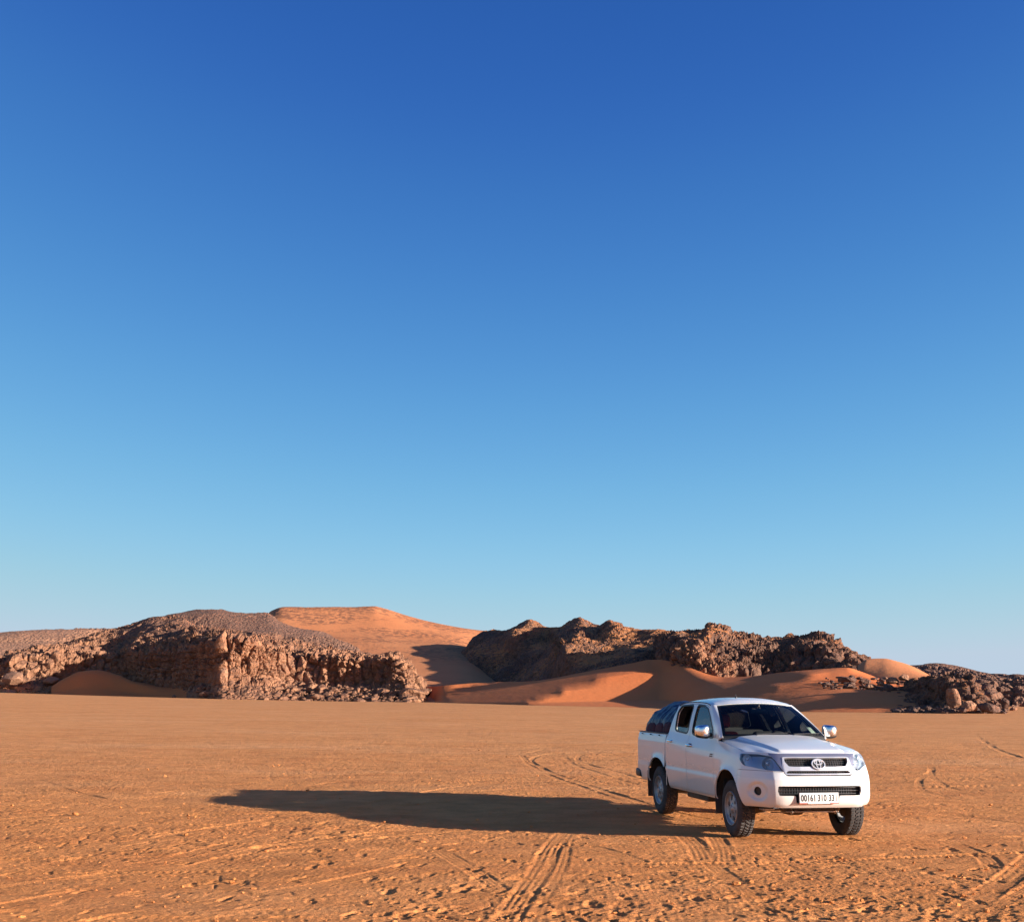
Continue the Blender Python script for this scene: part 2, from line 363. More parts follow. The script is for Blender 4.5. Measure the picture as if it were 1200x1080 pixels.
def build_ground():
    c0 = np.radians(-28.5); c1 = np.radians(28.5)
    az = np.r_[np.linspace(-math.pi, c0, 90)[:-1], np.linspace(c0, c1, 1150), np.linspace(c1, math.pi, 90)[1:]]
    rr = [.3, 1, 2, 3.5, 5, 6.5, 7.6]
    r = 8.2
    while r < 9000:
        rr.append(r)
        r += r*(.0021 if r < 24 else .0040 if r < 70 else .012 if r < 500 else .08)
    rr = np.array(rr)
    A, R = np.meshgrid(az, rr); X = np.sin(A)*R; Y = np.cos(A)*R
    Z = plain_z(X, Y)
    p = np.stack([X, Y, np.zeros_like(X)], -1)
    fade = np.clip((R-5)/3, 0, 1)*np.clip((400-R)/200, 0, 1)
    Z += fade*.035*fbm(p*.22, 3, 11)
    jm0, jm1 = 89, 89+1150; i1 = int(np.searchsorted(rr, 75))
    s = (slice(0, i1), slice(jm0, jm1))
    x, y = X[s], Y[s]; q = p[s]; z = np.zeros_like(x)
    # trampled crust: small clods, ripples across the wind, cracks
    patch = sstep(-.35, .35, fbm(q*.35, 3, 5))
    z += (.004+.004*patch)*fbm(q*4.2, 4, 21, .55)
    z += (.003+.0045*patch)*fbm(q*np.array([14., 19., 1.]), 3, 31, .62, True)
    d1, d2, v = worley(q*np.array([9., 8., 1.]), 45); z += np.where(v > .72, .010*np.exp(-(d1/.25)**2), 0)*(.4+patch)-np.where(v < .14, .012*np.exp(-(d1/.3)**2), 0)
    d1, d2, v = worley(q*np.array([3.2, 3.2, 1.]), 41)
    z -= .010*np.exp(-((d2-d1)/.07)**2)*sstep(.0, .5, fbm(q*.8+5, 2, 9))
    z += .012*np.where(v > .86, np.exp(-(d1/.22)**2), 0)*patch
    z += .03*fbm(q*.9, 3, 51)*.5
    zt = np.zeros_like(z); soft = np.zeros_like(z)
    for pa, w, dep, kind in TRACKS:
        m0 = (x > pa[:, 0].min()-1) & (x < pa[:, 0].max()+1) & (y > pa[:, 1].min()-1) & (y < pa[:, 1].max()+1)
        if not m0.any(): continue
        D, S = seg_dist(x[m0], y[m0], pa[::3] if len(pa) > 40 else pa)
        D = D+.02*np.sin(S*1.3); a = np.abs(D)/(w*.5)
        inside = np.clip((1.12-a)/.22, 0, 1)
        rim = np.exp(-((a-1.22)/.2)**2)
        if kind == 1: tr = np.sign(np.sin(S*2*math.pi/.085+np.where(D > 0, math.pi, 0)))*np.clip((a-.2)*3, 0, 1)*.55
        elif kind == 3: tr = np.sin(S*2*math.pi/.10+a*4.0)*.7+.35*np.cos(a*9)
        else: tr = .55*np.cos(D/w*2*math.pi*4)+.25*np.sin(S*2*math.pi/.09+D*40)
        wear = .55+.45*vnoise(np.stack([S*.8, D*0, S*0+len(pa)], -1), 3)
        prof = (-dep*.65*inside+dep*.5*tr*inside+dep*.45*rim)*wear
        end = np.clip(S/.6, 0, 1)*np.clip((S.max()-S)/.6, 0, 1)
        zt[m0] += prof*end; soft[m0] = np.maximum(soft[m0], inside*end*.75)
    z = z*(1-soft)+zt
    for gx, gy, a, b, an, dp in pits():
        j0, j1 = np.searchsorted(az[jm0:jm1], [math.atan2(gx-.4, gy), math.atan2(gx+.4, gy)]); rg_ = math.hypot(gx, gy)
        i0, i2 = np.searchsorted(rr[:i1], [rg_-.4, rg_+.4])
        if j1 <= j0 or i2 <= i0: continue
        w = (slice(i0, i2), slice(j0, j1)); dx, dy = x[w]-gx, y[w]-gy; c, s_ = math.cos(an), math.sin(an)
        e = np.hypot((dx*c+dy*s_)/a, (-dx*s_+dy*c)/b)
        z[w] += -dp*np.exp(-e**4)+.22*dp*np.exp(-((e-1.3)/.28)**2)
    # ground under and round the truck stays at wheel height
    z *= np.clip((R[s]-7)/1.5, 0, 1)*np.clip((75-R[s])/30, 0, 1)
    Z[s] += z
    V = np.stack([X, Y, Z], -1)
    g = grid_mesh('ground', V, M_SAND)
    tag(g, 'flat orange sand plain marked with tyre tracks and footprints', 'ground', kind='structure')
build_ground()

# ------------------------------------------------------------------ hills
def sheet(name, lines, px0, px1, nc, rows, mat, label, cat, amp=1.0, scale=6.0, block=0.0, bscale=3.0, cliff=0.0, seed=0, fbm_amp=0.0, fine=.0, smooth=True, lay=0.0, gully=0.0, wts=None, cws=None, taper=(0, 0)):
    """lines: profile lines from the foot to the back, each [(px,py,r), ...]; rows: rows between consecutive lines"""
    px = np.linspace(px0, px1, nc)
    L = []
    for ln in lines:
        a = np.array(ln, float)
        py = pchip(a[:, 0], a[:, 1], np.clip(px, a[0, 0], a[-1, 0])) if len(a) > 1 else np.full(nc, a[0, 1])
        r = pchip(a[:, 0], a[:, 2], np.clip(px, a[0, 0], a[-1, 0])) if len(a) > 1 else np.full(nc, a[0, 2])
        L.append(P3(px, py, r))
    L = np.array(L)                                    # (k, nc, 3)
    v = [np.array([0.])]
    for k, n in enumerate(rows): v.append(k+np.arange(1, n+1)/n)
    v = np.concatenate(v); kk = np.minimum(v.astype(int), len(L)-2); t = (v-kk)[:, None, None]
    V = L[kk]*(1-t)+L[kk+1]*t
    if smooth: V = pchip(np.arange(len(L)), L.reshape(len(L), -1), v).reshape(len(v), nc, 3)
    if taper[0] or taper[1]:                            # hills run out into the plain outside the picture
        w = (sstep(px0, px0+taper[0], px) if taper[0] else 1)*(sstep(px1, px1-taper[1], px) if taper[1] else 1)
        V[..., 2] = -4+(V[..., 2]+4)*(w+0*px)[None]
    # normals of the bare sheet, towards the camera and up
    du = np.gradient(V, axis=1); dv = np.gradient(V, axis=0); N = np.cross(du, dv)
    N /= np.linalg.norm(N, axis=-1, keepdims=True)+1e-9
    p = V+seed*31.7
    d = np.zeros(V.shape[:2]); rough = np.zeros(V.shape[:2])
    if fbm_amp: d += fbm_amp*fbm(p/(scale*4), 4, seed+3)
    if gully:                                           # drainage gullies and buttresses running up the slope
        gp = p+np.stack([vnoise(p/(scale*2)+k*5, seed+70+k) for k in range(3)], -1)*scale*.5
        gw = np.interp(v, np.arange(len(L)), [.1]+[1]*(len(L)-3)+[.12, .1])[:, None]
        d += gw*gully*(fbm(gp/np.array([scale*2.1, scale*2.1, scale*7]), 3, seed+71, .55, True)-.1)
    if amp:                                             # rounded lumps with sharp creases between them
        rough -= amp*(fbm(p/scale, 4, seed, .5, True)+.1)
    if block:                                           # fractured blocks with flat tilted faces
        for q, am in ((bscale*2.1, 1.0), (bscale, .8), (bscale*.42, .45)):
            of = np.zeros(p.shape); wp = p+np.stack([vnoise(p/q*.7+9*k, seed+40+k) for k in range(3)], -1)*q*.25
            d1, d2, cv = worley(wp/q, seed+11, of)
            tilt = sum(of[..., k]*(_h((cv*65535).astype(np.int64), np.full(cv.shape, k), np.zeros(cv.shape), seed)-.5) for k in range(3))
            rough += block*am*((cv-.5)*.9+1.3*tilt-.35*np.exp(-((d2-d1)/.08)**2))
    if fine: rough += fine*fbm(p/1.3, 4, seed+17, .6)
    if lay or block:
        zz = V[..., 2]+.8*vnoise(p/(scale*3), seed+81); q = zz/(scale*.34)+.25*vnoise(p/scale, seed+82); q = q-np.floor(q)
        rough += (lay+.45*block)*(sstep(0, .18, q)*sstep(1.0, .72, q)-.6)
    wt = np.interp(v, np.arange(len(L)), wts if wts else [1]*len(L))[:, None]
    wt = wt*(.22+1.15*sstep(-.28, .35, fbm(p/(scale*2.2)*np.array([1, 1, 1.6]), 3, seed+61)))
    d += rough*wt
    if cliff:                                           # upright joints in the cliffs
        cw = np.interp(v, np.arange(len(L)), cws if cws else [1]*len(L))[:, None]
        d1, d2, cv = worley(p/np.array([scale*.5, scale*.5, scale*1.9]), seed+7)
        d += cw*cliff*((cv-.5)*1.3-.9*np.exp(-((d2-d1)/.16)**2)+.3*fbm(p/np.array([scale*.3, scale*.3, scale*1.2]), 3, seed+8))
    fw = np.ones_like(v)
    fw[-rows[-1]:] = np.linspace(1, .2, rows[-1])
    V = V+N*(d*fw[:, None])[..., None]
    o = grid_mesh(name, V, mat, not block)
    tag(o, label, cat, kind='structure')
    return o, V
def off(line, dpy=0, dr=0): return [(a, b+dpy, c+dr) for a, b, c in line]
# far mesa at the left edge
sheet('hill', [[(-260, 830, 560), (200, 830, 560)], [(-260, 796, 590), (0, 792, 590), (200, 790, 590)], [(-260, 765, 640), (0, 758, 640), (100, 755, 640), (200, 752, 640)],
      [(-260, 750, 690), (-60, 745, 690), (0, 740.5, 690), (22, 738, 690), (65, 737, 690), (140, 737.5, 690), (200, 738, 690)], [(-260, 752, 900), (200, 742, 900)], [(-260, 820, 950), (200, 820, 950)]],
      -260, 200, 420, [10, 30, 40, 12, 6], M_MESA, 'low brown flat-topped hill at the far left, behind the rocky outcrop', 'hill', amp=.6, scale=20, fbm_amp=1.6, fine=.3, block=.4, bscale=3, seed=1, lay=1.2, taper=(170, 0))
# dark gravel hill behind the left outcrop
sheet('hill', [[(120, 835, 430), (520, 835, 430)], [(120, 790, 440), (300, 788, 430), (420, 795, 420), (470, 806, 410), (520, 826, 400)],
      [(120, 760, 470), (160, 750, 470), (200, 742, 470), (300, 752, 460), (345, 757, 455), (400, 763, 450), (430, 772, 440), (470, 795, 430), (520, 822, 420)],
      [(120, 752, 520), (150, 742, 520), (170, 732, 520), (190, 724, 520), (215, 717.5, 520), (232, 714, 520), (250, 713, 520), (268, 716, 520), (285, 718, 520), (313, 718.5, 520), (330, 729, 510), (350, 735.5, 505), (385, 746, 500), (410, 757, 490), (430, 769, 470), (470, 794, 440), (520, 822, 430)],
      [(120, 745, 600), (313, 735, 600), (350, 750, 560), (430, 782, 520), (520, 826, 470)], [(120, 835, 640), (520, 835, 640)]],
      120, 520, 420, [10, 40, 50, 16, 6], M_SCREE, 'dark gravel covered hill rising between the left outcrop and the tall orange dune', 'hill', amp=.4, scale=14, fbm_amp=.8, fine=.25, block=.3, bscale=2, gully=1.2, seed=2)
# tall orange dune
sheet('dune', [[(290, 836, 335), (480, 830, 325), (520, 825, 322), (560, 827, 340), (640, 830, 420)], [(290, 818, 355), (500, 815, 350), (560, 813, 372), (600, 816, 410), (640, 826, 450)],
      [(290, 775, 470), (400, 775, 460), (500, 785, 430), (545, 781, 445), (575, 788, 468), (605, 802, 490), (640, 826, 500)],
      [(290, 745, 560), (340, 742, 560), (430, 742, 560), (480, 748, 550), (540, 757, 535), (570, 764, 545), (600, 784, 555), (640, 826, 560)],
      [(290, 728, 650), (312, 719.5, 650), (322, 714, 640), (332, 711.5, 640), (380, 711, 640), (436, 710.5, 640), (452, 713.5, 640), (480, 722, 640), (520, 732, 640), (560, 738.5, 640), (600, 742, 640), (640, 745, 640)],
      [(290, 745, 740), (312, 740, 740), (332, 732, 740), (440, 730, 740), (560, 752, 740), (640, 760, 740)], [(290, 835, 800), (640, 835, 800)]],
      290, 640, 420, [14, 40, 40, 50, 14, 6], M_DUNE_R, 'tall bright orange dune with faint bands of stones, behind the two dark hills', 'dune', amp=.35, scale=30, fbm_amp=.7, fine=.12, seed=3, lay=.35)
# left outcrop
foot = [(-260, 812, 430), (0, 812.5, 420), (20, 814, 415), (60, 816, 412), (95, 816.5, 408), (150, 818, 404), (200, 818.5, 380), (235, 820, 352), (262, 821, 342), (300, 821.5, 340), (350, 822, 342), (420, 823, 336), (461.9, 824, 328), (483, 824.5, 326), (495, 825, 334), (503, 826, 352)]
tal = [(-260, 800, 440), (0, 806, 430), (20, 800, 425), (50, 796, 424), (85, 797, 428), (100, 800, 428), (130, 803, 422), (150, 806, 416), (175, 809, 402), (210, 808, 384), (240, 803, 362), (262, 798, 350), (300, 794, 351), (345, 797, 355), (390, 801, 351), (440, 800, 345), (461.9, 801, 340), (481, 805, 334), (495, 813, 340), (503, 824, 356)]
clt = [(-260, 772, 446), (0, 777, 436), (22, 772, 432), (50, 768, 430), (85, 772, 434), (110, 771, 436), (140, 768, 434), (152, 762, 420), (180, 764, 406), (215, 760, 388), (245, 755, 366), (262, 748, 356), (290, 752, 354), (320, 760, 358), (345, 766, 360), (370, 768, 358), (400, 772, 354), (440, 776, 350), (461.9, 771, 346), (473, 775, 344), (483, 788, 344), (495, 806, 346), (503, 822, 360)]
mid = [(-260, 762, 470), (0, 772, 452), (50, 757, 458), (100, 752, 462), (140, 752, 462), (180, 745, 448), (215, 741, 436), (250, 738, 420), (290, 743, 396), (330, 752, 388), (370, 758, 382), (395, 766, 374), (440, 770, 366), (461.9, 768, 360), (475, 774, 356), (485, 790, 354), (495, 808, 354), (503, 824, 364)]
crs = [(-260, 758, 500), (0, 773, 470), (40, 762, 476), (80, 748, 480), (110, 741, 482), (140, 735.5, 482), (165, 727, 482), (185, 721.5, 482), (200, 721, 480), (215, 724, 470), (228, 731, 462), (250, 735, 446), (275, 737, 432), (310, 744, 420), (345, 752, 410), (375, 758, 400), (395, 765, 392), (440, 769, 380), (461.9, 767.5, 368), (475, 776, 364), (485, 792, 362), (495, 810, 362), (503, 826, 370)]
bck = [(a, 828, c+45) for a, b, c in crs]
sheet('rocky_hill', [foot, tal, clt, mid, crs, bck], -260, 512, 1150, [26, 80, 60, 50, 14], M_ROCK, 'long brown sandstone outcrop with cliffs and a shaded hollow, at the left', 'rocky hill', amp=.6, scale=5, cliff=1.4, block=.6, bscale=1.15, fbm_amp=1.8, fine=.35, gully=1.7, taper=(190, 0), seed=4, smooth=False, lay=.5, wts=[.3, .5, .85, .75, .55, .5], cws=[.1, .5, 1, .2, .1, 0])
# sand drifted into the hollow of the left outcrop
sheet('dune', [[(60, 819, 392), (160, 820.5, 386), (240, 822, 345)], [(60, 812, 400), (100, 807, 396), (160, 812, 392), (240, 815, 356)], [(60, 804, 408), (78, 793, 408), (95, 786, 408), (112, 784.5, 408), (135, 789, 405), (160, 799, 398), (200, 805, 392), (240, 804, 372)], [(60, 815, 440), (110, 795, 440), (240, 808, 420)]],
      60, 240, 180, [12, 26, 12], M_DUNE, 'small orange sand drift in the shaded hollow of the left outcrop', 'dune', amp=.08, scale=20, seed=5)
# middle dark hill with three rounded tops
sheet('rocky_hill', [[(525, 826, 440), (545, 824, 440), (620, 822, 398), (700, 822, 320), (840, 822, 345)], [(525, 815, 452), (545, 798, 456), (570, 799, 448), (600, 802, 428), (640, 801, 396), (700, 795, 332), (780, 785, 338), (840, 785, 348)],
      [(525, 800, 465), (545, 782, 472), (560, 768, 474), (600, 764, 460), (640, 768, 430), (665, 768, 372), (700, 768, 372), (735, 766, 362), (780, 764, 368), (840, 760, 366)],
      [(525, 790, 480), (545, 768, 490), (560, 754, 496), (585, 749, 484), (602, 747, 462), (618, 744, 470), (642, 748, 476), (660, 752, 408), (675, 755, 398), (700, 754, 402), (738, 752, 404), (780, 750, 392), (840, 750, 384)],
      [(525, 784, 500), (545, 762, 515), (556, 748, 520), (570, 741, 522), (590, 739, 516), (608, 733, 508), (622, 728, 502), (640, 734.5, 500), (656, 736, 494), (668, 729, 486), (680, 724, 476), (692, 731, 470), (701, 734, 460), (712, 730, 438), (722, 731, 432), (738, 737, 425), (770, 739, 418), (790, 742, 410), (815, 745, 404), (840, 748, 398)],
      [(525, 830, 560), (570, 790, 575), (622, 760, 550), (680, 755, 500), (715, 760, 490), (770, 775, 450), (840, 790, 450)], [(525, 835, 610), (840, 835, 500)]],
      525, 840, 620, [12, 50, 40, 40, 14, 6], M_ROCKD, 'dark rocky hill with three rounded tops in the middle of the skyline', 'rocky hill', amp=.4, scale=7, block=.32, bscale=.95, fbm_amp=.7, fine=.3, cliff=.3, gully=1.2, seed=6, wts=[.4, .9, 1, .7, .18, .2, .2])
# right dark outcrop
sheet('rocky_hill', [[(768, 815, 302), (860, 815, 280), (1035, 815, 278)], [(768, 790, 318), (790, 782, 312), (815, 796, 298), (850, 796, 294), (880, 789, 298), (920, 789, 302), (960, 786, 298), (1000, 788, 290), (1020, 788, 292), (1035, 806, 302)],
      [(768, 770, 328), (790, 762, 322), (815, 768, 306), (845, 772, 304), (865, 774, 306), (920, 772, 310), (945, 766, 306), (985, 772, 300), (1008, 780, 298), (1022, 787, 300), (1035, 804, 306)],
      [(768, 757, 340), (790, 748, 334), (815, 750, 320), (845, 752, 322), (870, 758, 324), (920, 762, 326), (940, 754, 320), (975, 752, 314), (995, 763, 308), (1010, 773, 306), (1022, 785, 306), (1035, 804, 310)],
      [(768, 748, 370), (785, 741, 366), (805, 743, 362), (817, 745, 358), (828, 741.5, 356), (834, 733.5, 354), (849, 733.5, 354), (857, 743, 354), (880, 747, 352), (914, 750, 350), (935, 748.5, 346), (968, 747, 340), (980, 750, 334), (992, 758, 328), (1003, 768, 322), (1014, 777, 318), (1024, 786, 316), (1035, 806, 318)],
      [(768, 780, 420), (842, 770, 405), (960, 780, 390), (1035, 815, 360)], [(768, 835, 440), (1035, 835, 400)]],
      768, 1035, 560, [10, 44, 44, 40, 14, 6], M_ROCKD, 'dark blocky outcrop with a square knob on top, behind the truck roof', 'rocky hill', amp=.6, scale=6, block=.85, bscale=1.6, cliff=.9, fbm_amp=1.0, fine=.3, gully=2.6, seed=8, smooth=False, wts=[.5, .8, 1, .9, .7, .5, .3], cws=[.3, 1, 1, .5, .2, 0, 0])
# lit buttress that stands out of the right outcrop
sheet('rocky_hill', [[(786, 800, 298), (866, 803, 290)], [(786, 788, 304), (800, 786, 300), (815, 796, 292), (845, 796, 290), (866, 800, 296)], [(786, 768, 310), (797, 760, 306), (815, 768, 299), (840, 775, 298), (856, 783, 298), (866, 798, 300)], [(786, 758, 318), (797, 749, 314), (812, 747, 310), (828, 754, 308), (845, 768, 306), (857, 780, 304), (866, 798, 306)], [(786, 770, 337), (828, 770, 332), (866, 806, 322)]],
      786, 866, 220, [14, 40, 34, 14], M_ROCK, 'sunlit brown rock buttress at the front of the right dark outcrop', 'rocky hill', amp=.5, scale=4, block=.8, bscale=1.5, cliff=.7, fine=.25, gully=1.2, seed=9, smooth=False)
# dunes below the middle and right hills: a sharp ridge runs down to the left from the buttress
def ridge_rows():
    """rows from the plain up to the crest; left of the ridge line the slope falls away to the left, right of it gently to the right"""
    px = list(range(470, 800, 10)); cx = [470, 520, 560, 620, 690, 740, 767, 780, 800]; cy = [808, 803, 800, 798, 786.5, 777, 772.2, 777, 784]
    bx = [470, 560, 622, 700, 740, 800]; by = [823, 823, 823, 821.5, 820.5, 820]
    right = {  # the rest of each row, right of the ridge dune
        0: [(850, 821, 204), (900, 819, 194), (960, 818, 182), (1030, 822, 172), (1100, 830, 166)],
        1: [(850, 815, 214), (900, 812, 202), (960, 810, 194), (1030, 815, 182), (1100, 825, 172)],
        2: [(850, 808, 228), (880, 806, 218), (915, 803, 208), (950, 800, 208), (990, 800, 208), (1040, 806, 196), (1100, 818, 182)],
        3: [(850, 799, 250), (880, 797.5, 240), (910, 796, 228), (950, 789.5, 220), (975, 788, 224), (1010, 792, 220), (1040, 802, 208), (1100, 814, 192)],
        4: [(850, 793, 274), (880, 792, 262), (910, 788, 248), (950, 784.5, 238), (992, 782, 234), (1010, 787, 236), (1040, 798, 218), (1100, 812, 200)]}
    rows = []
    for k, f in enumerate((0, .16, .42, .72, 1.0)):
        L = []
        for x in px:
            y0 = np.interp(x, bx, by); y1 = pchip(cx, cy, np.array([float(x)]))[0]; y = y0+(y1-y0)*f
            xr = 622+(823-y)*(145/50.8); rr = 264+1.0*(823-y)
            r = rr+(2.4*.19*np.minimum(xr-x, 120) if x < xr else .22*.19*(x-xr))
            r += 34*sstep(525, 490, x)
            if x > 775: continue
            L.append((x, y, r))
        rows.append(L+right[k])
    rows.insert(0, [(470, 828, 338), (500, 828, 330), (530, 828, 300), (622, 828.5, 258), (740, 832, 218), (850, 836, 190), (960, 838, 162), (1100, 839, 156)])
    rows.append([(470, 814, 460), (620, 806, 420), (690, 794, 372), (768, 779, 340), (850, 800, 305), (920, 796, 285), (992, 790, 266), (1040, 808, 248), (1100, 822, 225)])
    rows.append([(470, 835, 500), (768, 835, 370), (1100, 835, 260)])
    return rows
sheet('dune', ridge_rows(), 470, 1100, 640, [12, 14, 26, 26, 22, 14, 8], M_DUNE, 'smooth red orange dunes at the foot of the dark hills, behind the truck', 'dune', amp=.06, scale=26, fbm_amp=.12, seed=10, smooth=False)
# far dark hill at the right edge, with pale cliff below
sheet('hill', [[(1000, 838, 300), (1450, 838, 300)], [(1000, 815, 320), (1150, 818, 310), (1160, 822, 305), (1200, 822, 305), (1450, 822, 305)], [(1000, 800, 330), (1100, 796, 330), (1160, 800, 318), (1200, 800, 318), (1450, 802, 318)],
      [(1000, 786, 400), (1060, 780, 400), (1085, 778, 400), (1100, 777, 400), (1115, 779, 400), (1140, 785, 390), (1170, 791, 380), (1200, 792, 380), (1300, 790, 380), (1450, 796, 380)], [(1000, 820, 470), (1450, 820, 470)]],
      1000, 1450, 420, [12, 40, 50, 12], M_SCREE, 'low dark hill with a weathered cliff at the right edge of the skyline', 'hill', amp=.35, scale=7, block=.4, bscale=1.5, cliff=1.2, fbm_amp=.6, fine=.25, gully=1.0, seed=12, wts=[.5, .8, .6, .15, .2], taper=(0, 190), cws=[.3, 1, .9, 0, 0])
# small bright dune between the right outcrops
sheet('dune', [[(1005, 815, 236), (1100, 815, 226)], [(1005, 796, 250), (1040, 796, 244), (1100, 797, 240)], [(1005, 779, 268), (1016, 772, 274), (1034, 770.5, 278), (1060, 776, 278), (1085, 788, 272), (1100, 796, 266)], [(1005, 800, 310), (1100, 808, 300)]],
      1005, 1100, 150, [10, 30, 12], M_DUNE_R, 'small sunlit orange dune between the two right outcrops', 'dune', amp=.2, scale=14, fbm_amp=.4, seed=13)
# near right outcrop
sheet('rocky_hill', [[(1040, 836, 172), (1060, 836, 166), (1110, 836, 160), (1176, 837, 160)], [(1040, 830, 178), (1060, 826, 174), (1085, 820, 172), (1105, 822, 166), (1130, 822, 163), (1150, 826, 163), (1164, 833, 164), (1176, 837, 168)],
      [(1040, 822, 204), (1055, 812, 200), (1080, 804, 188), (1100, 802, 172), (1115, 800, 169), (1132, 803, 167), (1148, 812, 167), (1160, 828, 168), (1176, 838, 174)],
      [(1040, 816, 212), (1055, 806, 208), (1070, 796, 200), (1084, 793, 192), (1100, 790, 180), (1118, 788, 176), (1130, 789, 174), (1140, 797, 172), (1150, 808, 172), (1160, 826, 173), (1176, 838, 180)],
      [(1040, 840, 215), (1100, 820, 215), (1130, 820, 205), (1160, 834, 195), (1176, 842, 195)]],
      1040, 1176, 420, [16, 50, 40, 14], M_ROCKD, 'near dark brown outcrop of stacked blocks, right of the truck', 'rocky hill', amp=.35, scale=3.2, block=.75, bscale=1.5, cliff=.5, fine=.16, gully=1.0, seed=14, smooth=False)
# ------------------------------------------------------------------ boulders and rubble
def boulder_mesh(seed, sx, sy, sz, sub=3):
    bm = bmesh.new(); bmesh.ops.create_icosphere(bm, subdivisions=sub, radius=1.0)
    v = np.array([w.co[:] for w in bm.verts]); rg = np.random.default_rng(seed)
    for k in range(11):                                    # flat broken faces
        n = rg.normal(size=3); n /= np.linalg.norm(n); lim = rg.uniform(.55, .85)
        d = v@n; v = v-np.where(d > lim, d-lim, 0)[:, None]*n
    v = v*(1+.10*fbm(v*1.7+seed, 4, seed)[:, None]); v[:, 2] = np.maximum(v[:, 2], -.55)
    for w, c in zip(bm.verts, v): w.co = (c[0]*sx, c[1]*sy, c[2]*sz)
    me = bpy.data.meshes.new('boulder'); bm.to_mesh(me); bm.free()
    me.set_sharp_from_angle(angle=math.radians(28)); return me
M_BLD = mat_rock('boulder_stone', (.42, .235, .14), (.29, .155, .09), (.15, .08, .055), (.30, .17, .105), .4, sc=4)
M_BLDD = mat_rock('dark_boulder_stone', (.22, .125, .08), (.13, .077, .055), (.07, .045, .036), (.12, .07, .05), .5, sc=4)
def boulder(px, py, r, wpx, hpx, seed, label, group=None, dark=False, rot=0.0, tilt=0.0, zsink=.1):
    """stands with its foot at that pixel's direction and distance; size from its size in the photograph"""
    s = r/FPX; p = P3(px, py, r)
    me = boulder_mesh(seed, wpx*s*.5, wpx*s*.45, hpx*s*.64); me.materials.append(M_BLDD if dark else M_BLD)
    o = bpy.data.objects.new('boulder', me); COL.objects.link(o); o.location = (p[0], p[1], p[2]+hpx*s*.35); o.rotation_euler = (0, tilt, rot)
    tag(o, label, 'boulder', group); return o
gR = 'boulders at the foot of the near right outcrop'
boulder(1118, 829, 158, 15, 24, 1, 'tall pale upright slab leaning at the foot of the near right outcrop', gR, tilt=-.15)
boulder(1137, 833, 156, 18, 13, 2, 'pale squat boulder just right of the upright slab', gR)
boulder(1160, 834.5, 157, 24, 12, 3, 'wide dark brown boulder at the right end of the near right outcrop', gR, dark=True)
boulder(1129, 834, 154, 10, 6, 4, 'small stone below the upright slab, in front of the squat boulder', gR, dark=True)
boulder(1178, 832, 164, 10, 13, 5, 'small dark boulder standing alone right of the wide dark brown boulder', gR, dark=True)
boulder(1188, 832.5, 166, 9, 5, 6, 'low reddish stone, the last one at the right of the near right outcrop', gR)
gD = 'pale stones on the crest of the small dune'
for k, (a, b, w, h, t) in enumerate([(1020, 807, 13, 6, 'pale flat stone lowest on the dark slope right of the dunes'), (1032, 803, 9, 5, 'small pale stone in the middle of the row on the dark slope'),
                                     (1046, 801, 14, 8, 'widest pale stone in the row on the dark slope under the small bright dune'), (1060, 797, 13, 7, 'pale stone highest in the row, beside the near right outcrop'), (1038, 796, 8, 4, 'small rounded stone just under the small bright dune')]):
    boulder(a, b, 187, w, h, 20+k, t, gD)
gL = 'stones at the foot of the left outcrop'
boulder(204, 819.5, 372, 9, 6, 31, 'lone pale stone on the sand in front of the shaded hollow', gL)
boulder(16, 802, 418, 26, 16, 32, 'large pale rounded boulder below the cliff at the far left', gL, rot=.5)
boulder(60, 801, 418, 18, 8, 33, 'flat pale slab on the red rubble slope at the far left', gL)
boulder(262, 800, 336, 11, 18, 34, 'upright pale block at the right rim of the shaded hollow', gL)
boulder(9, 813, 414, 18, 6, 35, 'low pale stone at the edge of the sand at the far left', gL)

def rubble(name, n, area, size, mat, label, seed):
    """loose stones nobody could count: one mesh; area(rg) gives a world point"""
    rg = np.random.default_rng(seed); VV, FF, base = [], [], 0
    protos = []
    for k in range(5):
        me = boulder_mesh(100+seed*7+k, 1, 1, .8, 2); v = np.array([w.co[:] for w in me.vertices]); f = np.array([p.vertices[:] for p in me.polygons]); protos.append((v, f)); bpy.data.meshes.remove(me)
    for k in range(n):
        v, f = protos[k % 5]; s = size*rg.lognormal(0, .55); a = rg.uniform(0, 6.3); c, q = math.cos(a), math.sin(a)
        w = v*np.array([s, s*rg.uniform(.6, 1), s*rg.uniform(.5, .9)]); w = np.stack([w[:, 0]*c-w[:, 1]*q, w[:, 0]*q+w[:, 1]*c, w[:, 2]], 1)
        VV.append(w+area(rg)); FF.append(f+base); base += len(v)
    V = np.concatenate(VV); F = np.concatenate(FF); o = link_mesh(name, V, F, mat, smooth=False)
    tag(o, label, 'rubble', kind='stuff'); return o
def area_line(line, spread, up):
    a = np.array(line, float)
    def f(rg):
        px = rg.uniform(a[0, 0], a[-1, 0]); py = np.interp(px, a[:, 0], a[:, 1]); r = np.interp(px, a[:, 0], a[:, 2])
        t = rg.random()**1.5; return P3(px, py-up*t, r+spread*t)
    return f
rubble('rubble', 900, area_line([(0, 813, 417), (92, 816.5, 406), (110, 817, 404)], 12, 16), .55, M_RUB, 'red rubble fallen from the cliff at the far left', 1)
rubble('rubble', 1500, area_line([(232, 820, 351), (262, 821, 340), (350, 822, 339), (480, 824, 324), (500, 825, 330)], 9, 16), .5, M_ROCK, 'brown rubble along the foot of the left outcrop', 2)
rubble('rubble', 500, area_line([(1046, 834.5, 160), (1110, 835, 155), (1180, 835, 160)], 9, 7),   .24, M_ROCKF, 'dark loose stones along the foot of the near right outcrop', 3)
rubble('rubble', 110, area_line([(960, 808, 196), (1000, 806, 196), (1060, 812, 186)], 16, 14), .34, M_ROCKF, 'dark stones scattered on the slope between the dunes and the near right outcrop', 4)

